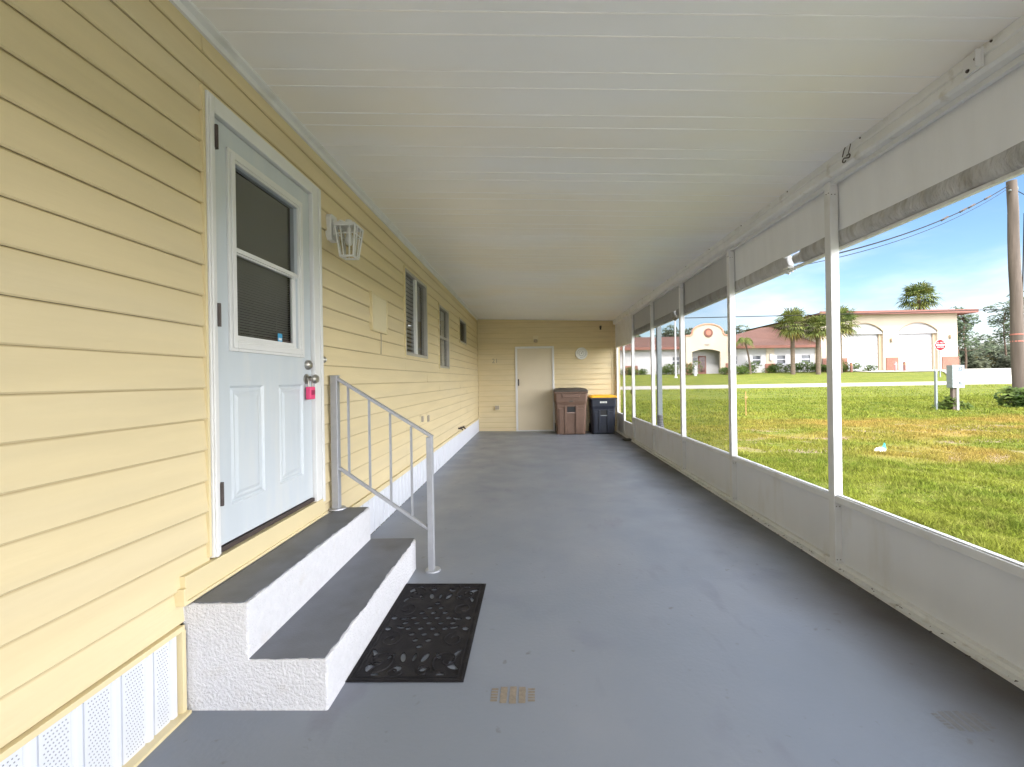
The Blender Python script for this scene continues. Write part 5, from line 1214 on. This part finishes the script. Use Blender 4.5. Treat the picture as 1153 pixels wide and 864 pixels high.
# small feather palm by the long wing
def feather_palm(cx, cy, hz, R, lean, label, seed):
    r = random.Random(seed); z_ = terr(0, cy); t = thing('palm_tree', (cx, cy, z_), label, 'palm tree'); n = 8
    k = MB(); k.tube([(cx + lean * (i / n) ** 2, cy, z_ - .1 + (hz - z_ + .1) * i / n) for i in range(n + 1)], [.13 - .007 * i for i in range(n + 1)], 10); k.build('trunk', 'trunk', t, smooth=True)
    top = Vector((cx + lean, cy, hz)); k = MB()
    for i in range(17):
        az = i * 2.4 + r.uniform(-.2, .2); el = rad(r.uniform(20, 75)); L_ = R * r.uniform(.85, 1.1); pts = []
        for j in range(9):
            s_ = j / 8; pts.append(top + Vector((math.cos(az) * math.cos(el) * L_ * s_, math.sin(az) * math.cos(el) * L_ * s_, L_ * (math.sin(el) * s_ - .95 * s_ * s_))))
        for a, b in zip(pts, pts[1:]):
            d = (b - a).normalized(); sd_ = d.cross(Vector((0, 0, 1))).normalized()
            for q in range(3):
                p = a.lerp(b, q / 3)
                for sg in (-1, 1):
                    e = p + sd_ * sg * .42 * R / 2 + d * .18 + Vector((0, 0, -.22 * r.uniform(.6, 1.3))); k.add([p - d * .03, p + d * .035, e], [(0, 1, 2)])
        k.tube(pts, [.025 - .0022 * j for j in range(9)], 4, False)
    k.build('crown', 'palmleaf', t)
feather_palm(Wx(845, 50), 50, zat(837, 384, 50), 1.75, Wx(839, 50) - Wx(845, 50), 'small leaning feather palm against the white long wing', 21)

def tree(cx, cy, hz, label, seed, m, w_, clumps, lo=.4, cat='tree', name='tree', lsz=.22, nleaf=90, group=None, tr=.16):
    r = random.Random(seed); z_ = terr(0, cy); t = thing(name, (cx, cy, z_), label, cat, group); H = hz - z_
    tk = MB(); n = 7; tops = [(cx + .15 * math.sin(i), cy, z_ - .1 + H * .92 * i / n) for i in range(n + 1)]
    tk.tube(tops, [tr * (1 - .8 * i / n) for i in range(n + 1)], 8); k = MB()
    for i in range(clumps):
        f_ = lo + (1 - lo) * (i + r.random()) / clumps; a = r.uniform(0, 6.28); sp_ = w_ * (1 - .45 * (f_ - lo) / (1 - lo)) * r.uniform(.35, 1)
        c = (cx + math.cos(a) * sp_ * .5, cy + math.sin(a) * sp_ * .5, z_ + H * f_); q = w_ * r.uniform(.11, .20)
        leaf_cloud(k, r, c, (q * 1.3, q * 1.1, q * .75), nleaf, lsz); tk.tube([(cx, cy, z_ + H * f_ * .86), c], [.05, .02], 5)
    tk.build('trunk', 'pinetrunk', t); k.build('crown', m, t)
tree(Wx(1087, 66), 66, zat(1087, 350, 66), 'thin open crowned pine just right of the bay door building', 31, 'pineleaf', 5.2, 26, .30, name='pine_tree', cat='pine tree')
tree(Wx(1079, 63), 63, zat(1079, 362, 63), 'darker pine hugging the corner of the bay door building', 34, 'pineleaf', 3.8, 18, .25, name='pine_tree', cat='pine tree')
tree(Wx(1132, 70), 70, zat(1130, 343, 70), 'open crowned pine behind the left side of the wooden utility pole', 32, 'pineleaf', 6.0, 24, .45, name='pine_tree', cat='pine tree')
tree(Wx(1156, 64), 64, zat(1156, 330, 64), 'tall pine at the right edge behind the wooden utility pole', 33, 'pineleaf', 5.5, 26, .4, name='pine_tree', cat='pine tree')
# scrub belt beyond the driveway
r = random.Random(9)
belt = [(1078, 396, 70, 5.5), (1086, 399, 74, 6), (1095, 395, 78, 7), (1104, 391, 82, 6), (1113, 386, 86, 5), (1122, 394, 80, 7), (1131, 391, 78, 7), (1141, 393, 76, 7), (1150, 388, 78, 7), (1161, 392, 75, 8), (1109, 403, 72, 5.5), (1092, 405, 70, 5), (1126, 404, 71, 6), (1144, 403, 70, 6)]
where = ['beside the corner of the bay door building', 'second from the bay door building', 'left of the pointed one in the scrub belt', 'tall, left of the centre of the scrub belt', 'pointed, highest of the scrub belt', 'just left of the utility pole at the back', 'left of the utility pole, broad', 'directly behind the utility pole', 'right of the utility pole', 'at the far right edge', 'low olive one in the front centre of the belt', 'low grey green one near the building', 'low one in front, left of the utility pole', 'low one in front, behind the utility pole']
for i, ((px, py, Y, w_), wh) in enumerate(zip(belt, where)):
    tree(Wx(px, Y), Y, zat(px, py, Y), 'scrub tree beyond the driveway, ' + wh, 60 + i, 'scrub' if i == 10 else 'farleaf', w_, 22 if i < 10 else 16, .08, name='scrub_tree', lsz=.30, nleaf=80, group='scrub trees beyond the driveway', tr=.1)
# trees behind the low roofs on the left
for i, (px, py) in enumerate(((706, 372), (757, 371), (784, 372), (830, 371))):
    tree(Wx(px, 80), 80, zat(px, py, 80), 'distant treetop showing just above the low red roof, ' + ('leftmost', 'left of the white pole', 'left of the parapet top', 'right of the parapet')[i], 90 + i, 'farleaf', 6, 16, .5, lsz=.3, group='treetops behind the low roof')
# small shrub by utility pole and meter box
shrub(Wx(1140, 15.4), 15.2, .75, .75, 'weedy shrub at the foot of the wooden utility pole', 200, 'leaf', None, 1.4, .5)
shrub(Wx(1078.5, 14.7), 14.9, .32, .42, 'tuft of weeds around the meter pedestal post', 201, 'leaf', None, .8, .25)

# ------------------------------------------------------------------ street things
# utility pole
UY = 16.0; ux, uz = Wx(1150, UY), terr(0, UY)
tpx = (1139 - 601) * UY / 497; 
def P3(px, py, Y):
    dx, dy = px - 601, py - 427; c, s_ = math.cos(rad(.9)), math.sin(rad(.9)); a, b = dx * c - dy * s_, dx * s_ + dy * c
    return Vector((a * Y / 497, Y, EYE - b * Y / 497))
base = P3(1148.5, 452, UY); topP = P3(1139, 204, UY); base.z = uz - .2
up_ = thing('utility_pole', (base.x, UY, uz), 'weathered wooden utility pole at the right edge of the lawn', 'utility pole')
k = MB(); n = 8; k.tube([base.lerp(topP, i / n) + Vector((.02 * math.sin(i * 2), 0, 0)) for i in range(n + 1)], [.20 - .055 * i / n for i in range(n + 1)], 14); k.build('shaft', 'pole', up_, smooth=True)
k = MB(); c_ = base.lerp(topP, .955); k.tube([c_ + Vector((-.2, -.1, 0)), c_ + Vector((.28, .1, .1))], .03, 8); k.lathe([(.05, 0), (.07, .05), (.04, .1), (.05, .14), (0, .16)], tuple(c_ + Vector((.27, .1, .08))), 'z', 10); k.build('insulator', 'galv', up_)
k = MB(); 
for f_ in (.30, .33): c_ = base.lerp(topP, f_); k.lathe([(.195, 0), (.195, .05)], tuple(c_), 'z', 14)
k.build('band', mat('faded_red_band', (.35, .13, .10), .7), up_)
k = MB(); k.tube([base.lerp(topP, .03) + Vector((.19, -.05, 0)), base.lerp(topP, .45) + Vector((.17, -.04, 0)), base.lerp(topP, .62) + Vector((.30, 0, 0)), base.lerp(topP, .86) + Vector((.42, 0, 0))], .022, 6); k.build('riser_cable', 'cable', up_)
# wires
def wire(a, b, sag, r_, n=24):
    k = MB(); pts = []
    for i in range(n + 1):
        t_ = i / n; p = Vector(a).lerp(Vector(b), t_); p.z -= sag * 4 * t_ * (1 - t_); pts.append(p)
    k.tube(pts, r_, 6); return k, pts
k, pts = wire(topP + Vector((-.1, 0, -.15)), (2.42, 7.6, 3.02), .50, .016)
k2, pts2 = wire(topP + Vector((-.1, 0, -.25)), (2.42, 7.6, 3.0), .56, .008); k.add(k2.v, k2.f)
dr0 = k.build('service_drop_cable', 'cable'); tag(dr0, 'twisted service cable running from the utility pole to the carport roof', 'cable')
k = MB()
for i in (3, 5, 6, 8): p = pts[i]; k.tube([p + Vector((-.10, 0, -.05)), p + Vector((.10, 0, .06))], .035, 6)
k.build('splice', 'darkmetal', dr0)
a = P3(690, 357, 40); b = P3(1141, 345, 40); a2 = a + (a - b) * .6; b2 = b + (b - a) * .6
k, _ = wire(a2, b2, .3, .035); tag(k.build('overhead_wire', 'cable'), 'single thin overhead wire crossing in front of the far building', 'cable')
k, _ = wire(topP + Vector((.1, 0, -.3)), topP + Vector((14, 6, -.1)), .5, .014); tag(k.build('overhead_wire', 'cable'), 'overhead wire leaving the utility pole towards the right', 'cable')
# holding poles for the single wire, out of view on both sides
# meter box
mx_, my_ = Wx(1076, 14.8), 14.8; mz = terr(0, my_)
me_ = thing('meter_pedestal', (mx_, my_, mz), 'pale blue electric meter box on a short post near the utility pole', 'meter box')
hw = .205; zb0, zb1 = P3(1076, 437, my_).z, P3(1076, 411.5, my_).z
k = MB(); k.box(mx_ - hw, mx_ + hw, my_ - .1, my_ + .1, zb0, zb1); k.build('box', 'meter', me_, .012)
k = MB(); k.box(mx_ - hw - .012, mx_ - hw + .03, my_ - .115, my_ + .1, zb0 + .02, zb1 + .01); k.build('hinge_edge', 'galv', me_)
k = MB(); k.box(mx_ - .16, mx_ - .06, my_ - .06, my_ + .04, mz - .1, zb0); k.box(mx_ + .02, mx_ + .07, my_ - .04, my_ + .02, mz - .1, zb0); k.build('post', 'pole', me_)
k = MB(); k.tube([(mx_ - .02, my_ - .08, mz - .05), (mx_ - .02, my_ - .08, zb0)], .035, 10); k.build('conduit', 'signwhite', me_)
text('meter_number', '22', .16, (mx_ + .06, my_ - .103, zb1 - .13), (rad(90), 0, 0), mat('dark_marking', (.05, .06, .08), .6), .004, me_)
k = MB(); k.box(mx_ + .03, mx_ + .12, my_ - .125, my_ - .10, zb0 + .14, zb0 + .22); k.build('latch', 'galv', me_)
# plain post beside it
pp_ = thing('metal_post', (Wx(1053.4, 14.9), 14.9, mz), 'thin galvanised post standing on the lawn left of the meter box', 'post')
x = Wx(1053.4, 14.9); k = MB(); k.box(x - .030, x + .030, 14.86, 14.92, mz - .1, P3(1053, 418, 14.9).z); k.build('sleeve', 'galv', pp_, .004)
k = MB(); k.box(x - .014, x + .014, 14.93, 14.945, mz, P3(1053, 389, 14.9).z); k.build('shaft', 'galv', pp_)
# do not enter sign
SYD = 40.0; sc_ = P3(1058.6, 388.7, SYD); SR = .50
sg = thing('do_not_enter_sign', (sc_.x, SYD, terr(0, SYD)), 'round red do not enter sign on a post before the driveway', 'road sign')
k = MB(); k.box(sc_.x - .035, sc_.x + .035, SYD + .02, SYD + .08, terr(0, SYD) - .1, sc_.z + .4); k.build('post', 'galv', sg)
k = MB(); k.lathe([(SR, 0), (SR, -.012), (0, -.013)], (sc_.x, SYD, sc_.z), 'y', 36); fc = k.build('plate', 'signwhite', sg)
k = MB(); k.lathe([(SR * .94, 0), (0, -.002)], (sc_.x, SYD - .015, sc_.z), 'y', 36); k.build('red_disc', 'red', fc)
k = MB(); k.box(sc_.x - SR * .74, sc_.x + SR * .74, SYD - .026, SYD - .019, sc_.z - SR * .14, sc_.z + SR * .14); k.build('bar', 'signwhite', fc)
text('lettering', 'DO NOT', SR * .42, (sc_.x, SYD - .021, sc_.z + SR * .42), (rad(90), 0, 0), 'signwhite', .002, fc).location = Vector((sc_.x, SYD - .021, sc_.z + SR * .42)) - Vector(sg.location)
text('lettering', 'ENTER', SR * .42, (sc_.x, SYD - .021, sc_.z - SR * .42), (rad(90), 0, 0), 'signwhite', .002, fc).location = Vector((sc_.x, SYD - .021, sc_.z - SR * .42)) - Vector(sg.location)
# bag lying on the lawn
bg_ = thing('plastic_bag', (5.9, 7.6, terr(0, 7.6)), 'white plastic bag with a teal handle lying on the dry grass', 'bag')
pb = P3(991, 501, 8.0); k = MB(); r = random.Random(3); nn = 10; rows_ = []
z_ = terr(0, 8.0)
for i in range(7):
    for j in range(nn):
        a_ = 2 * math.pi * j / nn; ph_ = math.pi * i / 6 * .5; rr = .075 * math.cos(ph_ * .98) * r.uniform(.8, 1.2); rows_.append((pb.x + rr * 1.3 * math.cos(a_), 8.0 + rr * math.sin(a_), z_ + .035 + .07 * math.sin(ph_) * r.uniform(.7, 1.1)))
k.add(rows_, [(i * nn + j, i * nn + (j + 1) % nn, (i + 1) * nn + (j + 1) % nn, (i + 1) * nn + j) for i in range(6) for j in range(nn)]); k.build('bag', 'cloth', bg_, smooth=True)
k = MB(); k.tube([(pb.x + .07, 8.03, z_ + .04), (pb.x + .085, 8.03, z_ + .11), (pb.x + .10, 8.03, z_ + .17), (pb.x + .12, 8.04, z_ + .05)], [.022, .02, .012, .02], 7); k.build('handle', 'teal', bg_)
# surveyor's stake
stk = thing('marker_stake', (P3(840, 470, 14).x, 14, terr(0, 14)), 'faded orange wooden marker stake standing in the lawn', 'stake')
p = P3(840, 470, 14); k = MB(); k.box(p.x - .011, p.x + .011, 13.99, 14.01, terr(0, 14) - .05, P3(840, 441, 14).z); k.build('stick', 'stake', stk)
k = MB(); k.box(p.x - .04, p.x + .04, 13.975, 13.988, P3(840, 447, 14).z - .05, P3(840, 447, 14).z + .02); k.build('crosspiece', 'stake', stk)
